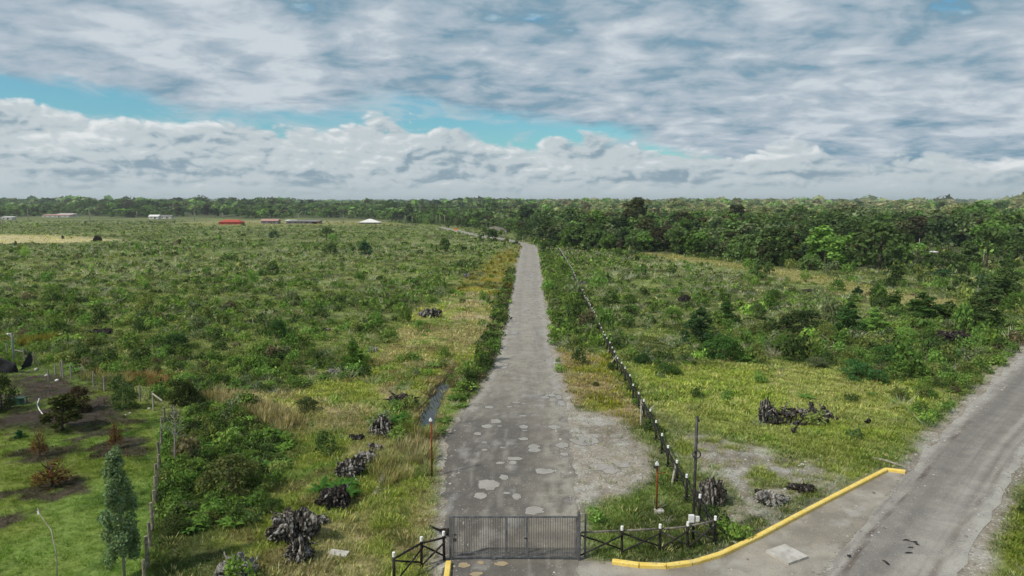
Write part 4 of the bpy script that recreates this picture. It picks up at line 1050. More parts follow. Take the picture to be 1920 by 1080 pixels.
# ------------------------------------------------------------------ single trees and bushes
PT = [(915, 452, 34, 419, "bushy", tn(DG, .8), "dark spreading clump of trees standing where the road bends", "tree", "tree"),
      (1030, 471, 34, 443, "bushy", tn(DG, .8), "dark rounded bush at the far end of the long fence", "bush", "bush"),
      (978, 452, 22, 425, "bushy", DG, "small dark tree across the bend from the rounded bush", "tree", "tree"),
      (612, 450, 27, 424, "round", DG, "taller dark tree of a pair alone in the heath", "tree", "tree"),
      (624, 452, 17, 434, "bushy", MG, "lower green bush touching the taller dark heath tree", "bush", "bush"),
      (620, 477, 32, 452, "bushy", DG, "dark bush in the heath in front of the tree pair", "bush", "bush"),
      (685, 481, 20, 455, "tall", (.045, .08, .045), "bluish green upright bush in the heath beside the dark one", "bush", "bush"),
      (834, 474, 16, 446, "tall", DG, "narrow dark tree in the heath short of the road's bend", "tree", "tree"),
      (511, 515, 24, 487, "bushy", DG, "dark bush alone in the middle of the heath", "bush", "bush"),
      (514, 446, 18, 429, "bushy", (.05, .08, .045), "grey green bush below the small grey house", "bush", "bush"),
      (430, 490, 34, 474, "bushy", tn(DG, 1.1), "low wide dark bush in the heath below the red roofed house", "bush", "bush"),
      (456, 424, 9, 417, "bushy", DG, "small dark bush just beside the red roofed house", "bush", "bush"),
      (1380, 488, 46, 443, "bushy", tn(DG, 1.25), "big rounded tree standing forward of the forest edge", "tree", "tree"),
      (1488, 498, 34, 461, "cone", tn(OL, .8), "olive cone shaped tree at the forest edge beside a pale bush", "tree", "tree"),
      (1545, 506, 54, 432, "tall", MG, "tall green cypress like tree at the forest edge", "tree", "tree"),
      (1520, 508, 46, 470, "bushy", tn(DG, 1.1), "dark rounded tree at the foot of the tall green cypress", "tree", "tree"),
      (1648, 507, 92, 414, "round", tn(DG, .8), "largest dark tree of the forest edge, hiding small sheds", "tree", "tree"),
      (1620, 498, 46, 428, "round", (.045, .042, .022), "brownish domed tree behind the largest dark tree", "tree", "tree"),
      (1607, 487, 28, 447, "bushy", (.035, .018, .022), "purple leaved tree beside the largest dark tree", "tree", "tree"),
      (1679, 537, 32, 486, "cone", tn(DG, .8), "dark pointed conifer in front of the largest dark tree", "conifer", "conifer"),
      (1850, 502, 74, 415, "spread", tn(DG, .75), "dark windswept pine beside the single pale pole", "pine_tree", "pine"),
      (1812, 500, 44, 452, "cone", tn(DG, .9), "dark conifer just before the windswept pine", "conifer", "conifer"),
      (1906, 492, 52, 446, "round", tn(DG, 1.0), "dark rounded tree at the picture's edge beyond the pine", "tree", "tree"),
      (1740, 482, 40, 436, "spread", tn(DG, .8), "flat topped dark pine above the small pale sheds", "pine_tree", "pine"),
      (1700, 492, 30, 468, "bushy", DG, "dark bush beside the blue tarpaulin", "bush", "bush"),
      (1752, 500, 26, 476, "bushy", DG, "dark round bush in front of the pale sheds", "bush", "bush"),
      (1420, 519, 20, 488, "tall", DG, "small dark upright tree in the heath below the big rounded tree", "tree", "tree"),
      (1442, 516, 16, 492, "tall", DG, "narrow dark tree beside the small upright heath tree", "tree", "tree"),
      (1645, 556, 20, 532, "tall", DG, "small dark upright bush on the pale clearing", "bush", "bush"),
      (1608, 553, 18, 536, "cone", (.04, .075, .04), "little bluish conifer beside the pale clearing", "conifer", "conifer"),
      (1845, 543, 40, 504, "bushy", (.05, .075, .04), "grey green leafy tree below the single pale pole", "tree", "tree"),
      (1880, 540, 40, 506, "bushy", tn(OL, .7), "olive bush beside the grey green leafy tree", "bush", "bush"),
      (1768, 522, 42, 500, "bushy", (.045, .08, .04), "dense green bush beyond the pale clearing", "bush", "bush"),
      (1420, 598, 34, 558, "bushy", DG, "dark young pine alone beside the paler heath", "pine_tree", "young pine"),
      (1360, 606, 38, 560, "cone", (0.044, 0.081, 0.027), "upright young pine behind the bushiest one", "pine_tree", "young pine"),
      (1505, 623, 80, 570, "bushy", (0.033, 0.045, 0.020), "broad dark layered young pine in the heath", "pine_tree", "young pine"),
      (1590, 624, 50, 564, "cone", (0.044, 0.081, 0.027), "rounded green young pine beside the broad dark one", "pine_tree", "young pine"),
      (1640, 618, 44, 576, "cone", MG, "soft green young pine behind the rounded green one", "pine_tree", "young pine"),
      (1548, 640, 44, 600, "bushy", tn(OL, .75), "olive bush in front of the broad dark pine", "bush", "bush"),
      (1310, 645, 58, 578, "cone", (0.044, 0.075, 0.033), "tall young pine nearest the long fence", "pine_tree", "young pine"),
      (1355, 678, 76, 618, "bushy", (0.056, 0.106, 0.033), "bright bushy young pine in front of the tall one", "pine_tree", "young pine"),
      (1403, 682, 24, 652, "cone", tn(MG, 1.0), "small pointed shrub beside the bright bushy pine", "shrub", "shrub"),
      (1660, 684, 54, 640, "bushy", (0.045, 0.083, 0.027), "dark green bush beyond the twin meadow bushes", "bush", "bush"),
      (1690, 682, 36, 660, "bushy", tn(DG, 1.1), "low dark bush beside the larger green bush", "bush", "bush"),
      (1605, 713, 62, 668, "bushy", (0.043, 0.088, 0.033), "larger of twin dense green bushes on the bright meadow", "bush", "bush"),
      (1648, 718, 34, 688, "bushy", (0.043, 0.088, 0.033), "smaller of twin dense green bushes on the bright meadow", "bush", "bush"),
      (1840, 617, 66, 545, "cone", tn(DG, .75), "tall dark fir near the gravel road", "conifer", "fir"),
      (1818, 610, 30, 562, "cone", tn(DG, .85), "narrow dark fir beside the tall one near gravel road", "conifer", "fir"),
      (1730, 600, 74, 548, "cone", (0.056, 0.094, 0.030), "wide soft green pine on the pale clearing's rim", "pine_tree", "young pine"),
      (1700, 640, 40, 606, "bushy", MG, "green bush below the wide soft pine", "bush", "bush"),
      (1770, 668, 54, 640, "bushy", (0.056, 0.106, 0.035), "leafy green bush beside the upturned spiked root", "bush", "bush"),
      (1742, 655, 34, 630, "bushy", tn(MG, .9), "rounded bush short of the spiked root", "bush", "bush"),
      (1780, 600, 40, 565, "cone", tn(DG, 1.1), "dark small conifer between the firs and clearing", "conifer", "conifer"),
      (1205, 686, 32, 662, "bushy", (.035, .062, .025), "dark bush close beyond the propped fence post", "bush", "bush"),
      (1250, 702, 56, 680, "bushy", (.045, .075, .025), "low wide bush on the meadow's edge beyond the fence", "bush", "bush"),
      (663, 695, 40, 634, "cone", (.07, .115, .026), "bright green young conifer beside a pale stump", "conifer", "young conifer"),
      (709, 616, 20, 587, "cone", MG, "small conifer in the heath behind the dry strip", "conifer", "young conifer"),
      (785, 618, 18, 595, "bushy", MG, "green bush in front of the black and white roots", "bush", "bush"),
      (521, 640, 36, 588, "bushy", (.04, .075, .025), "leafy bush behind the open heath's dark thicket", "bush", "bush"),
      (330, 660, 52, 622, "bushy", (.035, .06, .025), "dark green thicket beyond the garden's far fence", "bush", "bush"),
      (436, 926, 122, 838, "bushy", (.078, .080, .034), "big rounded olive bush among ferns by the timber posts", "bush", "bush"),
      (237, 768, 48, 712, "bushy", tn(DG, .85), "dark round bush inside the garden's far corner", "bush", "bush"),
      (342, 762, 52, 700, "bushy", (.038, .045, .018), "dark bush outside the garden's far corner post", "bush", "bush"),
      (150, 773, 44, 716, "bushy", (.036, .024, .014), "reddish brown bush on the dark soil", "bush", "bush"),
      (118, 808, 52, 742, "tall", (.046, .048, .018), "thin dark bush in front of the reddish one", "bush", "bush"),
      (4, 775, 56, 690, "bushy", (.034, .042, .018), "dark bush below the shade netting at the garden's side", "bush", "bush"),
      (98, 912, 78, 852, "wisp", (.085, .048, .026), "broad rusty dead shrub on bare soil in the lawn", "dead_shrub", "dead shrub"),
      (75, 856, 34, 796, "wisp", (.085, .048, .026), "tall thin rusty dead shrub behind the broad one", "dead_shrub", "dead shrub"),
      (217, 840, 30, 778, "wisp", (.09, .048, .026), "upright rusty dead shrub near the timber post row", "dead_shrub", "dead shrub"),
      (37, 822, 18, 806, "cone", (.02, .06, .03), "tiny bluish conifer on the lawn", "conifer", "conifer"),
      (510, 965, 50, 935, "bushy", (.05, .075, .024), "low leafy shrub between the big olive bush and stumps", "shrub", "shrub"),
      (330, 1000, 60, 965, "bushy", (.045, .055, .022), "low dull shrub outside the timber post row", "shrub", "shrub"),
      (575, 775, 46, 742, "bushy", (.055, .062, .030), "grey green shrub at the edge of the grassy meadow", "shrub", "shrub"),
      (925, 440, 20, 426, "bushy", tn(DG, .8), "dark bush at the gravel mound's foot behind the road", "bush", "bush"),
      (950, 436, 16, 424, "bushy", tn(DG, .9), "small dark bush on the gravel mound's far flank", "bush", "bush"),
      (1800, 560, 46, 516, "round", tn(DG, .8), "dark round crowned tree just past the pale clearing's end", "tree", "tree"),
      (1870, 575, 50, 520, "tall", tn(DG, .9), "dark upright tree behind the tall dark fir", "tree", "tree"),
      (1905, 590, 56, 536, "bushy", tn(MG, .6), "broad green bush beside the gravel road's far end", "bush", "bush"),
      (1890, 545, 40, 496, "round", tn(DG, .8), "round dark tree behind the olive bush", "tree", "tree"),
      (1780, 505, 40, 468, "round", tn(DG, .7), "dark round tree between windswept pine and flat topped pine", "tree", "tree"),
      (1570, 545, 30, 520, "bushy", tn(MG, .6), "green bush in heath before the tall green cypress", "bush", "bush"),
      (1450, 560, 30, 538, "bushy", tn(MG, .55), "lone mid green bush on the open heath below the narrow dark tree", "bush", "bush"),
      (1680, 575, 34, 545, "cone", tn(MG, .5), "soft green pine sapling just past the small upright bush", "pine_tree", "young pine"),
      (1470, 655, 40, 622, "bushy", tn(MG, .6), "mid green bush between the bright pine and the broad dark one", "bush", "bush"),
      (1530, 690, 44, 664, "bushy", tn(GGc, .6), "grey green bush at the meadow's upper rim", "bush", "bush"),
      (1260, 600, 34, 572, "bushy", tn(MG, .55), "mid green bush just past the lone dark stump", "bush", "bush"),
      (1180, 570, 30, 548, "bushy", tn(MG, .5), "rounded bush standing past the fence's middle", "bush", "bush"),
      (1218, 915, 1, 914, "bushy", MG, "", "", "")]
k_ = 0
for a in PT:
    if not a[8]: continue
    ptree(*a, v_=k_); k_ += 1
# poplar
x, y = G(234, 1092); ph_ = Zat(848, y); qq = np.random.default_rng(8)
pop = thing("poplar_tree", "young slender poplar with silvery leaves on the lawn", "poplar", (x, y, 0)); NAMED.append((x, y, .5))
bl = [(0, 0, ph_ * .55, .22, .22, ph_ * .38)]
for k in range(70):
    z = qq.uniform(.18, .985) * ph_; a = qq.uniform(0, 6.28); w_ = .56 * math.sin(math.pi * min(.95, (z / ph_) * .78 + .22)) ** .7 + .03
    d = w_ * qq.uniform(.45, 1.0); s = qq.uniform(.13, .23); bl.append((math.cos(a) * d, math.sin(a) * d, z, s, s, s * 1.5))
t = Tpl.join(crown(qq, bl, 130, .055, .35, (.20, .26, .15), .35, .9, -1), crown(qq, bl[1:], 16, .045, .1, (.30, .34, .25), .3, .9, -1))
link("crown", t.mesh("crown"), pop)
b = MB().tube([(0, 0, -.1), (.02, 0, ph_ * .3), (-.02, .01, ph_ * .65), (0, 0, ph_ * .97)], [.055, .045, .03, .008], 8)
for k in range(16):
    z = ph_ * (.12 + .05 * k); a = k * 2.4; b.tube([(0, 0, z), (math.cos(a) * .16, math.sin(a) * .16, z + .35), (math.cos(a) * .24, math.sin(a) * .24, z + .8)], [.016, .011, .005], 5)
b.build("trunk", PALEBARK, pop, True)
# bare sapling beside the post row
x, y = G(329, 880); h = Zat(755, y); bt = thing("bare_tree", "slim pale bare barked tree standing in ferns by the post row", "bare tree", (x, y, 0)); NAMED.append((x, y, .25))
random.seed(4); b = MB().tube([(0, 0, -.1), (.03, 0, h * .3), (.1, 0, h * .55), (.12, 0, h * .97)], [.06, .05, .035, .008], 8)
b.build("trunk", PALEBARK, bt, True); b = MB()
for k in range(26):
    z = h * (.42 + .52 * k / 26); a = k * 2.39; L = h * .22 * (1.15 - k / 30)
    P, Q = gnarl((.09, 0, z), (math.cos(a), math.sin(a), .9), L, .016, 5, .18, .3); b.tube(P, Q, 5)
    for j in range(3):
        P2, Q2 = gnarl(P[2 + j], (math.cos(a + j - 1), math.sin(a + j - 1), .7), L * .5, .008, 4, .25, .2); b.tube(P2, Q2, 4)
b.build("branches", PALEBARK, bt, True)
c_ = crown(qq, [(.1, 0, h * .72, .35, .35, h * .28)], 90, .035, .8, (.12, .125, .055), .4, 1, -1); link("sparse_leaves", c_.mesh("sparse_leaves"), bt)

# ------------------------------------------------------------------ houses far across the heath
def mat2(n, c): return plain(n, tuple(v * .85 for v in c), c, 2.5, .85, .2)
REDR, REDW = mat2("red_roofing", (.42, .075, .05)), mat2("red_boards", (.40, .06, .035))
WALLW, WALLG, ROOFG, ROOFW, GLASS = mat2("white_wall", (.62, .61, .58)), mat2("grey_wall", (.24, .23, .22)), mat2("grey_roofing", (.22, .21, .215)), mat2("pale_roofing", (.70, .69, .66)), mat2("dark_window", (.03, .035, .04))
BRICKR, DOORM, PINKR = mat2("brown_brick", (.34, .16, .11)), mat2("brown_door", (.10, .06, .04)), mat2("pinkish_roofing", (.40, .24, .21))
def house(px, py, wpx, hpx, roofpx, label, wall, roof, style="gable", name="house", cat="house", depth=None, nwin=3, rz=0.0, door=True):
    x, y = G(px, py); wd_ = wpx / F * y; hw = (Zat(py - hpx, y)); hr = roofpx / F * y; dp = depth or max(5, wd_ * .55)
    r = thing(name, label, cat, (x, y + dp / 2, th(x, y)), rz); NAMED.append((x, y + dp / 2, wd_ * .6))
    MB().box((0, 0, hw / 2), (wd_, dp, hw)).build("wall", wall, r)
    W2, D2, o = wd_ / 2 + .4, dp / 2 + .4, hw
    if style == "gable":
        v = [(-W2, -D2, o - .05), (W2, -D2, o - .05), (W2, D2, o - .05), (-W2, D2, o - .05), (-W2, 0, o + hr), (W2, 0, o + hr)]; f = [(0, 1, 5, 4), (2, 3, 4, 5), (1, 2, 5), (3, 0, 4), (3, 2, 1, 0)]
    elif style == "hip":
        v = [(-W2, -D2, o - .05), (W2, -D2, o - .05), (W2, D2, o - .05), (-W2, D2, o - .05), (-W2 * .55, 0, o + hr), (W2 * .55, 0, o + hr)]; f = [(0, 1, 5, 4), (2, 3, 4, 5), (1, 2, 5), (3, 0, 4), (3, 2, 1, 0)]
    elif style == "pyramid":
        v = [(-W2, -D2, o - .05), (W2, -D2, o - .05), (W2, D2, o - .05), (-W2, D2, o - .05), (-W2 * .1, 0, o + hr), (W2 * .1, 0, o + hr)]; f = [(0, 1, 5, 4), (2, 3, 4, 5), (1, 2, 5), (3, 0, 4), (3, 2, 1, 0)]
    else:
        v = [(-W2, -D2, o + hr * .3), (W2, -D2, o + hr * .3), (W2, D2, o + hr), (-W2, D2, o + hr), (-W2, -D2, o - .02), (W2, -D2, o - .02), (W2, D2, o - .02), (-W2, D2, o - .02)]
        f = [(0, 1, 2, 3), (4, 7, 6, 5), (0, 4, 5, 1), (1, 5, 6, 2), (2, 6, 7, 3), (3, 7, 4, 0)]
    MB().add(v, f).build("roof", roof, r)
    for k in range(nwin):
        xx = -wd_ / 2 + wd_ * (k + .6) / (nwin + .3); MB().box((xx, -dp / 2 - .02, hw * .55), (min(1.3, wd_ * .09), .08, hw * .36)).build("window", GLASS, r)
    if door: MB().box((wd_ * .12, -dp / 2 - .03, hw * .38), (.95, .09, hw * .76)).build("door", DOORM, r)
    return r
house(430, 421, 40, 4.6, 4.4, "low red house with a red hipped roof far across the heath", REDW, REDR, "hip", nwin=3)
house(505, 420, 31, 5.5, 3.6, "small grey house with a pinkish gable roof far across the heath", WALLG, PINKR, "gable", nwin=3)
house(566, 420, 58, 4.6, 2.0, "long low grey building with a flat roof far across the heath", WALLG, ROOFG, "flat", nwin=5)
house(543, 419, 16, 5.0, 1.6, "pale flat annex against the long low grey building", WALLW, ROOFW, "flat", nwin=1, door=False)
house(590, 420, 12, 4.2, 1.2, "small brick annex at the long grey building's other end", BRICKR, PINKR, "flat", nwin=1, door=False)
house(692, 420, 38, 3.2, 6.4, "house with a broad white pyramid roof far across the heath", WALLG, ROOFW, "pyramid", nwin=3)
house(288, 411, 18, 5.0, 3.2, "small white gabled house before the far dark trees", WALLW, ROOFW, "gable", nwin=2)
house(310, 410, 22, 4.0, 2.4, "grey roofed house beside the small white gabled one", WALLW, ROOFG, "gable", nwin=2)
house(104, 407.5, 50, 3.4, 2.0, "long white building with pinkish roof half hidden by trees", WALLW, PINKR, "gable", nwin=5)
house(118, 406.5, 30, 3.4, 2.0, "pale flat roofed wing beside the long pinkish roofed building", WALLG, ROOFW, "flat", nwin=2, door=False)
house(12, 412, 20, 4.0, 1.5, "white flat house at the heath's far corner", WALLW, ROOFW, "flat", nwin=2)
house(1611, 482, 13, 6.0, 2.0, "tiny white shed peeping out below the purple leaved tree", WALLW, ROOFW, "gable", "shed", "shed", 3, 1, door=False)
house(1727, 480, 10, 7.0, 3.0, "tiny pinkish shed glimpsed below the flat topped pine", WALLW, PINKR, "gable", "shed", "shed", 2.5, 1)
house(1753, 478, 7, 5.0, 1.5, "tiny white hut beside the pinkish shed", WALLW, ROOFW, "flat", "hut", "hut", 1.5, 1, door=False)
x, y = G(1685, 478)
tag(MB().add([(-.9, 0, .2), (.9, 0, .2), (.9, 1.2, .2), (-.9, 1.2, .2), (-.7, .6, 1.0), (.7, .6, 1.0)], [(0, 1, 5, 4), (2, 3, 4, 5), (1, 2, 5), (3, 0, 4), (3, 2, 1, 0)]).build("tarpaulin", mat2("blue_plastic", (.06, .13, .28)), loc=(x, y, .4)), "small blue tarpaulin glimpsed under the largest dark tree", "tarpaulin")
x, y = G(855, 433); r = thing("road_barrier", "small bright orange barrier at the far road's side", "barrier", (x, y, 0))
for xx in (-.9, .9): MB().box((xx, 0, .45), (.12, .3, .9)).build("leg", mat2("pale_leg", (.5, .45, .4)), r)
MB().box((0, 0, .8), (2.4, .12, .7)).build("board", mat2("orange_board", (.75, .23, .05)), r)
x, y = G(928, 437); yy = y + 5; bm = lump(7.5, 6, 1, 3.3, .05, 4)
for p in bm.verts:
    d_ = math.hypot(p.co.x / 7.5, p.co.y / 6); p.co.z = max(-.3, 3.0 * (1 - d_ ** 1.6) + .35 * mn.noise(p.co * .6)) if p.co.z > -.2 else -.3
tag(bm_build(bm, "gravel_mound", plain("heap_gravel", (.12, .108, .082), (.20, .185, .15), 1.2, .95, .1), None, (x, yy, 0)), "grey gravel mound behind the dark trees at the bend", "mound")
NAMED.append((x, yy, 6))

# ------------------------------------------------------------------ power poles
def power_pole(px, base, top, label, arm=True):
    x, y = G(px, base); h = Zat(top, y); w_ = max(.11, y * .00042)
    r = thing("power_pole", label, "power pole", (x, y, th(x, y)), random.uniform(-.4, .4), "power poles across the heath")
    MB().tube([(0, 0, -.2), (0, 0, h)], [w_, w_ * .75], 7).build("shaft", PALEW, r, True)
    if arm:
        a = MB().box((0, -w_, h - .5), (1.7, .12, .14)).build("crossarm", PALEW, r)
for a in ((5, 434, 409, "pale power pole at the heath's corner below the white flat house"), (53, 414, 392, "pale power pole beside the long pinkish roofed building", False), (170, 428, 397, "tallest pale power pole, near the straw stripe"), (168, 414, 392, "slim pole seen just behind the tallest power pole", False), (317, 424, 402, "power pole in front of the grey roofed house"), (365, 413, 396, "thin pole between small white house and red house", False), (257, 408, 396, "thin pole against the far dark trees", False), (560, 420, 400, "power pole standing at the long grey building"), (644, 417, 401, "thin pole midway between grey building and pyramid roof", False), (760, 421, 403, "thin pole beyond the pyramid roof", False), (773, 421, 405, "second thin pole beyond the pyramid roof", False), (818, 422, 403, "first of three poles clustered where the far road ends"), (825, 424, 402, "thickest of three poles clustered where the far road ends", False), (834, 422, 403, "last of three poles clustered where the far road ends", False), (1843, 501, 468, "single pale pole before the windswept pine", False), (949, 447, 432, "thin pole beside the gravel mound", False), (418, 399 + 12, 398, "thin pole behind the red house", False), (1722, 478, 448, "thin pale pole behind the pinkish shed", False)):
    power_pole(*a)
for a in ((5, 434, "the white flat house's pole"), (430, 421, "the red house"), (505, 420, "the small grey house"), (566, 420, "the long grey building"), (692, 420, "the white pyramid roof"), (1049, 470, "the long fence's far end"), (915, 453, "the dark trees at the bend"), (1380, 488, "the big rounded tree"), (1545, 506, "the tall green cypress"), (1648, 507, "the largest dark tree"), (1850, 502, "the windswept pine"), (180, 453, "the stump on the straw stripe"), (612, 450, "the heath's tree pair"), (511, 515, "the lone bush in mid heath"), (806, 597, "the black and white roots"), (663, 695, "the bright young conifer"), (436, 926, "the big olive bush"), (237, 768, "the garden's round bush"), (186, 629, "the long root log"), (27, 684, "the curved lamp pole"), (330, 660, "the dark thicket"), (521, 640, "the leafy heath bush"), (876, 521, "the whitish root"), (1156, 694, "the propped fence post"), (1284, 567, "the lone dark stump"), (1505, 623, "the broad dark pine"), (1355, 678, "the bright bushy pine"), (1605, 713, "the twin meadow bushes"), (1480, 790, "the root heap"), (1800, 644, "the spiked root"), (1840, 617, "the tall dark fir"), (1336, 952, "the stump by the black pole"), (1231, 960, "the rusty post by the fence"), (810, 893, "the rusty ditch post"), (753, 760, "the root log by the ditch"), (717, 817, "the ferny hollow stump"), (627, 958, "the horned stump"), (548, 1030, "the biggest ribbed stump"), (632, 702, "the pale twisted roots"), (837, 1050, "the gate's latch post"), (1679, 537, "the pointed conifer"), (1116, 612, "the long fence's middle"), (685, 481, "the bluish upright bush"), (620, 477, "the dark bush of mid heath"), (1900, 990, "the gravel road's outer bank"), (1715, 800, "the gravel road's ditch"), (300, 900, "the timber post row"), (104, 408, "the pinkish roofed building"), (300, 411, "the white gabled house"), (820, 424, "the three clustered poles")):
    mark(*a)
LMX = np.array([(a, b) for a, b, _ in LANDMARK])
def where(x, y):
    d = np.hypot((LMX[:, 0] - x), (LMX[:, 1] - y) * .8); k = int(np.argmin(d)); dx, dy = x - LMX[k, 0], y - LMX[k, 1]
    far = d[k] > .10 * y
    rel_ = ("well beyond" if far else "just beyond") if dy > abs(dx) * .9 else (("well before" if far else "just before") if -dy > abs(dx) * .9 else (("some way" if far else "just") + (" roadward of" if abs(x - 3) < abs(LMX[k, 0] - 3) else " outward of")))
    return f"{rel_} {LANDMARK[k][2]}"
# ------------------------------------------------------------------ scattered plants
NM = np.array(NAMED)
def clear_of(x, y, m=.3):
    ok = np.ones(len(x), bool)
    for a, b, r_ in NAMED: ok &= np.hypot(x - a, y - b) > r_ * .75 + m * .2
    return ok
def band(y0, y1, n, q):
    y = np.sqrt(q.uniform(y0 * y0, y1 * y1, n)); x = q.uniform(-1, 1, n) * (y * .80 + 5); return x, y
def zones(x, y):
    z = {}
    for k, P in (("road", ROAD), ("main", MAIN), ("fore", FORE), ("garden", GARDEN), ("lm", LMEAD), ("rm", RMEAD), ("rg", RGRAV), ("ap", APRON), ("rv", RVERGE), ("cl", CLEAR), ("st", STRAW), ("hf", HOUSEF), ("bank", BANK), ("fo", FOREST), ("ol", OLIVE), ("soil", SOIL), ("c2", CLEAR2), ("c3", CLEAR3)):
        z[k] = sdpoly(P, x, y)
    z["ditch"] = sdline(DITCH, x, y)
    z["bare"] = np.minimum(np.minimum(z["road"], z["main"] - .2), z["fore"])
    return z
SHR, TWG, FRN = [], [], []                    # lists of (x, y, size, zscale, tint, kind)
q = np.random.default_rng(21)
def pick(q, n, cols, w_): return np.array(cols)[q.choice(len(cols), n, p=np.array(w_) / sum(w_))]
for (y0, y1, n) in ((20, 60, 5200), (60, 120, 11000), (120, 230, 22000), (230, 520, 30000)):
    x, y = band(y0, y1, n, q); z = zones(x, y); n1 = fbm(x / 9, y / 9, 101); n2 = fbm(x / 3.5, y / 3.5, 102); n3 = fbm(x / 40, y / 60, 105, 3)
    d = .14 + 1.6 * sstep(n1 * .55 + n2 * .45, .40, .58)
    d *= np.where((z["lm"] < 0), .05, 1) * np.where(z["rm"] < 0, .05, 1) * np.where(z["rv"] < 0, .06, 1) * np.where(z["cl"] < 0, .08, 1) * np.where(z["st"] < 0, .06, 1) * np.where(z["hf"] < 0, .12, 1) * np.where(z["ol"] < 0, .5, 1) * np.where(z["rg"] < 0, .03, 1) * np.where(sdpoly(CORNER, x, y) < 0, .05, 1)
    d *= np.where(np.minimum(z["c2"], z["c3"]) < 0, .03, 1)
    d = np.where(z["bank"] < 0, 1.6 * sstep(-z["bank"] + (n2 - .5) * 3, .8, 2.2) + .08, d)
    # hedge like growth along the ditch and road verges
    lv = (z["ditch"] < 3.2) & (z["ditch"] > .8); d = np.where(lv, np.maximum(d, .8), d)
    d = np.where((z["road"] > .4) & (z["road"] < 3.0) & (y > 46) & (x < 2), np.maximum(d, .9 * sstep(y, 48, 60)), d)
    mv = (z["main"] > .8) & (z["main"] < 4.2) & (y > 42) & (z["bank"] > 0); d = np.where(mv, np.maximum(d, .75), d)
    ok = (z["bare"] > .45) & (z["ap"] > .3) & (z["garden"] > .3) & (z["ditch"] > .75) & (z["fo"] > 0) & (q.random(n) * 2.15 < d) & clear_of(x, y)
    x, y, n1, n2, n3 = x[ok], y[ok], n1[ok], n2[ok], n3[ok]; zz = {k: v[ok] for k, v in z.items()}; m = len(x)
    kind = q.random(m)
    ptw = np.where(y > 120, .36, .32) * (.35 + 1.3 * sstep(n3, .40, .60)); pf = np.where((y < 62) & (x < 0), .30, .03) * sstep(62 - y, 0, 10)
    isT = kind < ptw; isF = (~isT) & (kind < ptw + pf)
    tint = pick(q, m, [DG, MG, BG, OL, GGc, BR, (.145, .19, .055)], [2.0, 3.4, 1.2, 1.5, 1.3, .2, 2.4]) * q.uniform(.8, 1.3, (m, 1))
    tint = tint * (.85 + .5 * n2[:, None])
    near = zz["bank"] < 0; tint[near] = pick(q, near.sum(), [DG, MG, (.04, .08, .03)], [2, 2, 1])
    sz = np.clip(q.lognormal(0, .30, m), .5, 1.7) * np.where(y < 60, .80, np.where(y < 230, .92, .90)) * np.where(isF, .8, 1)
    big = (y > 60) & (q.random(m) < .03); sz[big] *= 1.5
    olv = (zz["ol"] < 0); tint[olv] = pick(q, olv.sum(), [(.17, .155, .03), (.19, .14, .04), MG], [3, 1.5, 1]); sz[olv] *= .7
    zs = q.uniform(.8, 1.3, m); zs[big] *= 1.5
    tw = np.tile(np.array(TW), (m, 1)) * q.uniform(.6, 1.5, (m, 1)) * (1 + q.normal(size=(m, 3)) * np.array([.04, .05, .12]))
    fc = pick(q, m, [(.10, .17, .038), (.08, .14, .035), (.13, .20, .045)], [2, 2, 1])
    for i in range(m):
        if isT[i]: TWG.append((x[i], y[i], min(sz[i] * .8, 1.05), min(zs[i] * .85, 1.0), tw[i]))
        elif isF[i]: FRN.append((x[i], y[i], sz[i], zs[i], fc[i]))
        else: SHR.append((x[i], y[i], sz[i], zs[i], tint[i]))
# dense ferns and shrubs round the big olive bush; reeds, ferny crowns on stumps
FZ = GP([(312, 800), (400, 760), (470, 790), (560, 835), (520, 900), (480, 990), (330, 1010), (300, 960), (308, 860)])
a0 = np.array(FZ).min(0); a1 = np.array(FZ).max(0)
xx = q.uniform(a0[0], a1[0], 1000); yy = q.uniform(a0[1], a1[1], 1000); ok = (sdpoly(FZ, xx, yy) < 0) & clear_of(xx, yy)
for i in np.nonzero(ok)[0]:
    if i % 5 < 2: SHR.append((xx[i], yy[i], q.uniform(.45, .95), q.uniform(.9, 1.4), np.array([MG, DG, BG, OL, MG][q.integers(5)]) * q.uniform(.8, 1.2))); continue
    FRN.append((xx[i], yy[i], q.uniform(.38, .75), q.uniform(.9, 1.5), np.array([(.10, .175, .038), (.075, .13, .034), (.125, .20, .042)][q.integers(3)])))
for px, py in ((745, 798), (752, 790), (758, 802), (545, 1000), (552, 1005), (638, 925), (605, 925), (650, 918), (655, 935)):
    x, y = G(px, py); FRN.append((x, y, .9, 1.3, np.array((.06, .13, .03))))
# hedge like verges
for P_, n_, lo, hi, pal in ((GP([(858, 790), (862, 745), (885, 700), (908, 640), (928, 590), (943, 545), (956, 505), (966, 505), (958, 555), (948, 600), (935, 645), (912, 700), (884, 742), (868, 775)]), 520, .5, 1.15, (DG, MG, BG, BR, OL, DG)), (GP([(1012, 470), (1043, 476), (1072, 530), (1100, 598), (1135, 652), (1034, 648), (1026, 590), (1018, 530)]), 1050, .65, 1.15, (MG, BG, MG, BG, (.145, .19, .055), OL, GGc))):
    b0, b1 = np.array(P_).min(0), np.array(P_).max(0); xx = q.uniform(b0[0], b1[0], n_ * 3); yy = q.uniform(b0[1], b1[1], n_ * 3); ok = (sdpoly(P_, xx, yy) < 0) & (sdpoly(ROAD, xx, yy) > .5) & (sdline(DITCH, xx, yy) > .8)
    for i in np.nonzero(ok)[0][:n_]:
        SHR.append((xx[i], yy[i], q.uniform(lo, hi), q.uniform(.8, 1.4), np.array(pal[q.integers(len(pal))]) * q.uniform(.8, 1.2)))
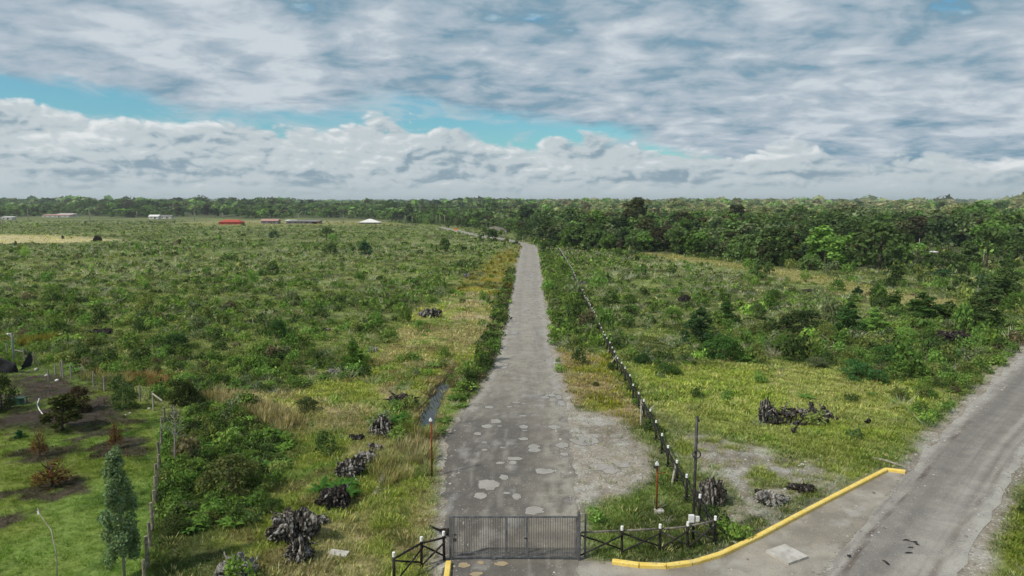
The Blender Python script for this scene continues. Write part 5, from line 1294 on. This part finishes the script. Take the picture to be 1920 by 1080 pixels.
# thicker bushes over the heath beyond the fence, closing up towards the gravel road
xx = q.uniform(8, 130, 4200); yy = q.uniform(52, 175, 4200); zz = zones(xx, yy); e_ = fbm(xx / 11, yy / 11, 131)
ok = (xx / yy > .10) & (xx / yy < .80) & (zz["main"] > 1.5) & (zz["rm"] > -.5) & (zz["cl"] > 1) & (zz["fo"] > 1) & (zz["road"] > 9) & clear_of(xx, yy) & (q.random(4200) < sstep(e_, .42, .6) * (.05 + .22 * sstep(xx / yy, .2, .72)))
for i in np.nonzero(ok)[0]:
    SHR.append((xx[i], yy[i], q.uniform(1.1, 2.1), q.uniform(1.0, 1.6), np.array([DG, MG, tn(MG, .8), GGc, OL, tn(DG, 1.3)][q.integers(6)]) * q.uniform(.8, 1.15)))
# undergrowth beside forest and taller scrub along its edge
for (y0, y1, n) in ((100, 260, 4200), (260, 520, 4500)):
    x, y = band(y0, y1, n, q); d = sdpoly(FOREST, x, y); ok = (d > -45) & (d < 14) & (np.minimum(sdpoly(ROAD, x, y), sdpoly(CLEAR, x, y)) > .8) & (q.random(n) < np.where(d < 0, .5, np.exp(-np.abs(d) / 6))) & clear_of(x, y)
    for i in np.nonzero(ok)[0]:
        SHR.append((x[i], y[i], q.uniform(1.2, 2.6), q.uniform(1.0, 1.7), np.array([DG, MG, OL, GGc, (.06, .10, .03)][q.integers(5)]) * q.uniform(.8, 1.2)))

# forest trees
FTR = []
def ftint(x, y, q):
    m = len(x); n1 = fbm(x / 45, y / 90, 201, 3)
    right = sstep(x / y, -.02, .12); deep = sstep(y, 250, 520) * right
    a = pick(q, m, [tn(DG, 1.15), tn(DG, 1.5), (.048, .070, .036), (.068, .068, .036), MG, GGc, (.082, .068, .048), (.085, .135, .04)], [3.2, 3, 2, 1.2, 1.6, .8, .5, .5])
    b = pick(q, m, [(.20, .19, .095), (.17, .175, .085), (.21, .18, .11), MG, tn(DG, 1.7), (.24, .22, .125)], [2.4, 2.2, 1.2, 1.4, 1.2, 1.2])
    t = np.where((q.random(m) < deep * .85)[:, None], b * .90, a * np.where((right > .3) & (y < 320), .92, 1.0)[:, None])
    dk = (1 - right) * sstep(n1, .5, .6); t = t * (1 - .35 * dk[:, None])
    return t * q.uniform(.85, 1.55, (m, 1))
for (y0, y1, n) in ((110, 300, 6000), (300, 700, 15000), (700, 1500, 11000), (1500, 6300, 11000)):
    x, y = band(y0, y1, n, q); d = sdpoly(FOREST, x, y); cc = np.minimum(sdpoly(CLEAR2, x, y), sdpoly(CLEAR3, x, y))
    gap_ = fbm(x / 22, y / 50, 233, 3); sp = (np.minimum(sdpoly(ROAD, x, y), cc) > 1.5) & (d < 0) & clear_of(x, y, 6) & ((gap_ > .44) | (d < -80))
    if y0 > 900: sp &= fbm(x / 160, y / 260, 222, 3) > .36
    x, y, d = x[sp], y[sp], d[sp]; m = len(x)
    h = q.uniform(5.2, 9.8, m) * (.62 + .38 * sstep(-d, 0, 22)) * (.55 + .9 * fbm(x / 26, y / 40, 210, 3))
    h = np.where((y < 340) & (x / y > 0), h * 1.18, h); lft = x / y < -.1; h = np.where(lft, h * .92, h)
    h = np.where(y > 700, h * 1.15, h)
    tall = q.random(m) < np.where(y > 500, .05, .03); h[tall] *= q.uniform(1.25, 1.7, tall.sum()); h = h * np.where(y > 700, 1 + .5 * sstep(fbm(x / 120, y / 200, 244, 3), .55, .66), 1)
    cap_ = np.where(y < 700, 12.3 - y * .004 - q.random(m) * 2.5, 19.0); h = np.where(tall & (q.random(m) < .25), np.minimum(h, np.where(y < 700, 15.0, 24.0)), np.minimum(h, cap_)); t = ftint(x, y, q)
    for i in range(m): FTR.append((x[i], y[i], h[i], q.uniform(.85, 1.25), t[i], 0))
# which ones show largest: paint near to far on a small frame
frame = np.zeros((540, 960), bool)
def cover(L, isT):
    c = np.zeros(len(L)); return c
A = [("shrub", i, s[0], s[1], s[2] * .62, s[2] * .75 * s[3]) for i, s in enumerate(SHR)] + [("twig", i, s[0], s[1], s[2] * .5, s[2] * .8) for i, s in enumerate(TWG)] + [("fern", i, s[0], s[1], s[2] * .7, s[2] * .45) for i, s in enumerate(FRN)] + [("tree", i, s[0], s[1], s[2] * .32 * s[3], s[2]) for i, s in enumerate(FTR) if s[1] < 900] + [("named", i, s[0], s[1], s[2], s[2] * 1.6) for i, s in enumerate(NAMED)]
A.sort(key=lambda a: a[3])
GAIN = {"shrub": {}, "twig": {}, "fern": {}, "tree": {}, "named": {}}
for kind, i, x, y, r_, h in A:
    u0, v1 = proj(x - r_, y, 0); u1, v0 = proj(x + r_, y, h)
    u0, u1, v0, v1 = int(max(0, u0 / 2)), int(min(960, u1 / 2 + 1)), int(max(0, v0 / 2)), int(min(540, v1 / 2 + .5))
    if u1 <= u0 or v1 <= v0: continue
    w_ = frame[v0:v1, u0:u1]; g = w_.size - w_.sum()
    cx = abs((u0 + u1) / 2 - 480) < 485
    if g and cx: GAIN[kind][i] = g
    w_[:] = True
def top(kind, n): return set(sorted(GAIN[kind], key=lambda i: -GAIN[kind][i])[:n])
T_SH, T_TW, T_FE, T_TR = top("shrub", 280), top("twig", 130), top("fern", 130), top("tree", 290)
def colour_word(t):
    r_, g, b = t; lum_ = r_ * .3 + g * .6 + b * .1
    if r_ > g * 1.05: w_ = "brownish"
    elif r_ > g * .88: w_ = "olive"
    elif b > g * .55: w_ = "grey green"
    elif g > .10: w_ = "bright green"
    else: w_ = "green"
    return ("dark " if lum_ < .075 else ("pale " if lum_ > .19 else "")) + w_
def short(a, b, c, d):
    s = f"{a} {b} {c} {d}"; return s if len(s.split()) <= 16 else f"{a} {c} {d}"
def size_word(px): return "large" if px > 60 else ("small" if px < 22 else "medium")
def individual(L, top_, tpls, name, noun, cat, group, zadd=0.0):
    meshes = [t.mesh(name) for t in tpls]
    for i in sorted(top_):
        x, y, s, zs, t = L[i]; k = i % len(meshes)
        o = link(name, meshes[k], None, (x, y, th(x, y) - .03 * s)); o.scale = (s, s, s * zs); o.rotation_euler = (0, 0, (i * 2.39) % 6.28)
        o.color = (*[float(v) for v in t], 1)
        shape = "tall" if zs > 1.15 else ("flat" if zs < .92 else "rounded")
        tag(o, short(colour_word(t), shape, noun, where(x, y)), cat, group)
individual(SHR, T_SH, SH_N, "shrub", "heath shrub", "shrub", "shrubs scattered over the heath and verges")
individual(TWG, T_TW, TW_N, "dead_bush", "bare twig bush", "dead bush", "bare twiggy bushes on the heath")
individual(FRN, T_FE, FE_N, "fern", "fern clump", "fern", "fern clumps in the scrub")
KN = ("round", "tall", "round", "spread", "cone", "tall", "bushy")
for i in sorted(T_TR):
    x, y, h, wd_, t, _ = FTR[i]; kind = KN[i % 7]; random.seed(i)
    word = {"round": "round crowned", "tall": "narrow", "spread": "flat crowned", "bushy": "bushy", "cone": "pointed"}[kind]
    make_tree(kind, i // 7, "forest_tree", short(colour_word(t), word, "woodland tree", where(x, y)), "tree", (x, y, th(x, y) - .1), h, wd_ * (1.35 if kind == "tall" else 1.15), tuple(float(v) for v in t), "trees of the woods beyond the heath")
def stuff(name, L, skip, sets, near=(60, 120)):
    Vs, Cs = [], []
    for lo, hi, tp in sets:
        k = [i for i, s in enumerate(L) if lo <= s[1] < hi and i not in skip]
        if not k: continue
        a = np.array([[L[i][0], L[i][1], L[i][2], L[i][3]] for i in k]); t = np.array([L[i][4] for i in k])
        z = terr(a[:, 0], a[:, 1]) - .03
        v, c = scatter(tp, q.integers(len(tp), size=len(k)), np.c_[a[:, 0], a[:, 1], z], a[:, 2], a[:, 3], t, q); Vs.append(v); Cs.append(c)
    V, Cc = np.concatenate(Vs), np.concatenate(Cs)
    return tag(link(name, np_mesh(name, V, quads(len(V) // 4), Cc, LEAF)), kind="stuff")
stuff("heath_scrub", SHR, T_SH, ((0, 62, SH_N), (62, 130, SH_M), (130, 900, SH_F)))
stuff("dead_twigs", TWG, T_TW, ((0, 62, TW_N), (62, 130, TW_M), (130, 900, TW_F)))
stuff("undergrowth", FRN, T_FE, ((0, 900, FE_N),))
FL = [(s[0], s[1], s[2] * s[3] * (1.0 if s[1] < 700 else (1.35 if s[1] < 1500 else 2.0)), (1 / s[3]) / (1.0 if s[1] < 700 else (1.2 if s[1] < 1500 else 2.0 / 1.15)), s[4]) for s in FTR]
stuff("forest", FL, T_TR, ((0, 520, FT_M), (520, 1300, FT_F), (1300, 9000, FT_X)))

# ------------------------------------------------------------------ grass
GV, GC = [], []
for (y0, y1, n, tp, sc) in ((18, 44, 62000, GR_N, 1.0), (44, 80, 46000, GR_M, 1.0), (80, 190, 42000, GR_F, 1.0), (190, 470, 26000, GR_F, 1.5)):
    x, y = band(y0, y1, n, q); z = zones(x, y); g_c, g_g = ground_col(x, y); n2 = fbm(x / 1.6, y / 1.6, 301); n3 = fbm(x / .6, y / .6, 302, 2)
    d = np.full(n, 1.0) if y0 < 80 else np.full(n, .8)
    d *= np.where(z["garden"] < 0, 1.0, 1) * (1 - .97 * np.clip(g_g * 1.15, 0, 1))
    dark = g_c.sum(1) < .12; d *= np.where(dark & (z["garden"] < 0), .10, np.where(dark, .55, 1))
    ok = (z["bare"] > .12) & (z["ditch"] > .6) & (z["fo"] > 0) & (q.random(n) < d)
    x, y, n2, g_c = x[ok], y[ok], n2[ok], g_c[ok]; m = len(x); zz = {k: v[ok] for k, v in z.items()}
    mead = (np.minimum(np.minimum(zz["lm"], zz["rm"]), zz["rv"]) < 0)
    s = q.lognormal(0, .25, m) * sc * np.where(zz["garden"] < 0, .55, np.where(mead, 1.0, .9)) * (.6 + .8 * n2)
    t = g_c * q.uniform(.95, 1.6, (m, 1)); f = q.random(m)
    st = (f < .10) & ~(zz["garden"] < 0); t[st] = np.array(STRAWC) * q.uniform(.8, 1.4, (st.sum(), 1))
    gr_ = (f > .86); t[gr_] = t[gr_] * .4 + np.array((.075, .13, .028)) * .6
    yf = (f > .82) & (zz["rv"] < 0); t[yf] = (.30, .24, .03)
    v, c = scatter(tp, q.integers(len(tp), size=m), np.c_[x, y, terr(x, y) - .02], s, np.ones(m), t, q); GV.append(v); GC.append(c)
# straw coloured tall grass
for px0, py0, px1, py1, n, wid, col in ((395, 745, 540, 800, 150, 1.0, (.36, .27, .17)), (520, 780, 545, 805, 30, .6, (.36, .27, .17)), (190, 705, 240, 725, 60, 1.2, (.30, .23, .12)), (265, 712, 310, 728, 50, .9, (.30, .17, .09)), (20, 650, 85, 640, 70, 1.5, (.23, .19, .05)), (715, 870, 725, 915, 40, .5, (.30, .25, .12)), (772, 845, 800, 880, 34, .8, (.36, .29, .19)), (780, 850, 800, 820, 22, .6, (.32, .23, .16)), (740, 868, 760, 900, 18, .5, (.34, .28, .15)), (770, 800, 785, 835, 30, .6, (.20, .19, .06)), (820, 740, 870, 690, 60, .7, (.27, .19, .13))):
    a, b = np.array(G(px0, py0)), np.array(G(px1, py1)); k = q.random(n)[:, None]; p = a * (1 - k) + b * k + q.normal(size=(n, 2)) * wid * .5
    p = p[sdline(DITCH, p[:, 0], p[:, 1]) > .7]; n = len(p)
    v, c = scatter(ST_N, q.integers(3, size=n), np.c_[p, terr(p[:, 0], p[:, 1])], q.uniform(.8, 1.4, n), np.ones(n), np.array(col) * q.uniform(.75, 1.25, (n, 1)), q); GV.append(v); GC.append(c)
GV, GC = np.concatenate(GV), np.concatenate(GC)
tag(link("grass", np_mesh("grass", GV, quads(len(GV) // 4), GC, LEAF)), kind="stuff")
# loose stones on gravel, too many to count
x, y = band(21, 62, 40000, q); g_c, g_g = ground_col(x, y); z = zones(x, y)
ed = (z["road"] < .4) & (z["road"] > -1.0); md = (z["main"] < .9) & (z["main"] > -1.1)
ok = (((g_g > .5) & (z["bare"] > .1) & (q.random(len(x)) < .5)) | (ed & (q.random(len(x)) < .35)) | (md & (q.random(len(x)) < .6)) | ((z["road"] < 0) & (q.random(len(x)) < .012)) | ((z["fore"] < 0) & (q.random(len(x)) < .10)))
x, y = x[ok], y[ok]; n = len(x)
CUB = np.array([(-1, -1, 0), (1, -1, 0), (1, 1, 0), (-1, 1, 0), (-.6, -.5, 1), (.5, -.6, .9), (.6, .5, 1), (-.5, .6, .8)]) * np.array([1, .8, .7]); CF = np.array([(4, 5, 6, 7), (0, 1, 5, 4), (1, 2, 6, 5), (2, 3, 7, 6), (3, 0, 4, 7)])
s = q.lognormal(-3.45, .38, n); a = q.uniform(0, 6.28, n); ca, sa = np.cos(a)[:, None], np.sin(a)[:, None]
zz_ = np.where(z["road"][ok] < 0, .015, np.where(z["main"][ok] < 0, .02, terr(x, y)))
P = np.stack([(CUB[:, 0] * ca - CUB[:, 1] * sa) * s[:, None] + x[:, None], (CUB[:, 0] * sa + CUB[:, 1] * ca) * s[:, None] + y[:, None], CUB[:, 2] * s[:, None] + zz_[:, None]], -1)
Cc = np.repeat(np.array((.27, .26, .24)) * q.uniform(.5, 1.5, (n, 1)), 8, 0)
STM2, _t = newmat("loose_gravel"); princ(_t, _t.n("ShaderNodeAttribute", attribute_name="Col").outputs["Color"], .9, .15)
tag(link("gravel", np_mesh("gravel", P.reshape(-1, 3), (CF[None] + (np.arange(n) * 8)[:, None, None]).reshape(-1, 4), Cc, STM2)), kind="stuff")
print("COUNTS", len(SHR), len(TWG), len(FRN), len(FTR), len(GV) // 4, n, len(T_SH), len(T_TR))

# ------------------------------------------------------------------ the air
HZ, _t = newmat("thin_haze")
_v = _t.n("ShaderNodeVolumePrincipled"); _v.inputs["Color"].default_value = (.80, .88, .95, 1); _v.inputs["Density"].default_value = .00013; _v.inputs["Anisotropy"].default_value = .2
_t.put(_t.n("ShaderNodeOutputMaterial").inputs[1], _v.outputs[0])
tag(MB().box((0, 3400, 27.5), (15000, 7400, 61)).build("haze", HZ), kind="stuff")
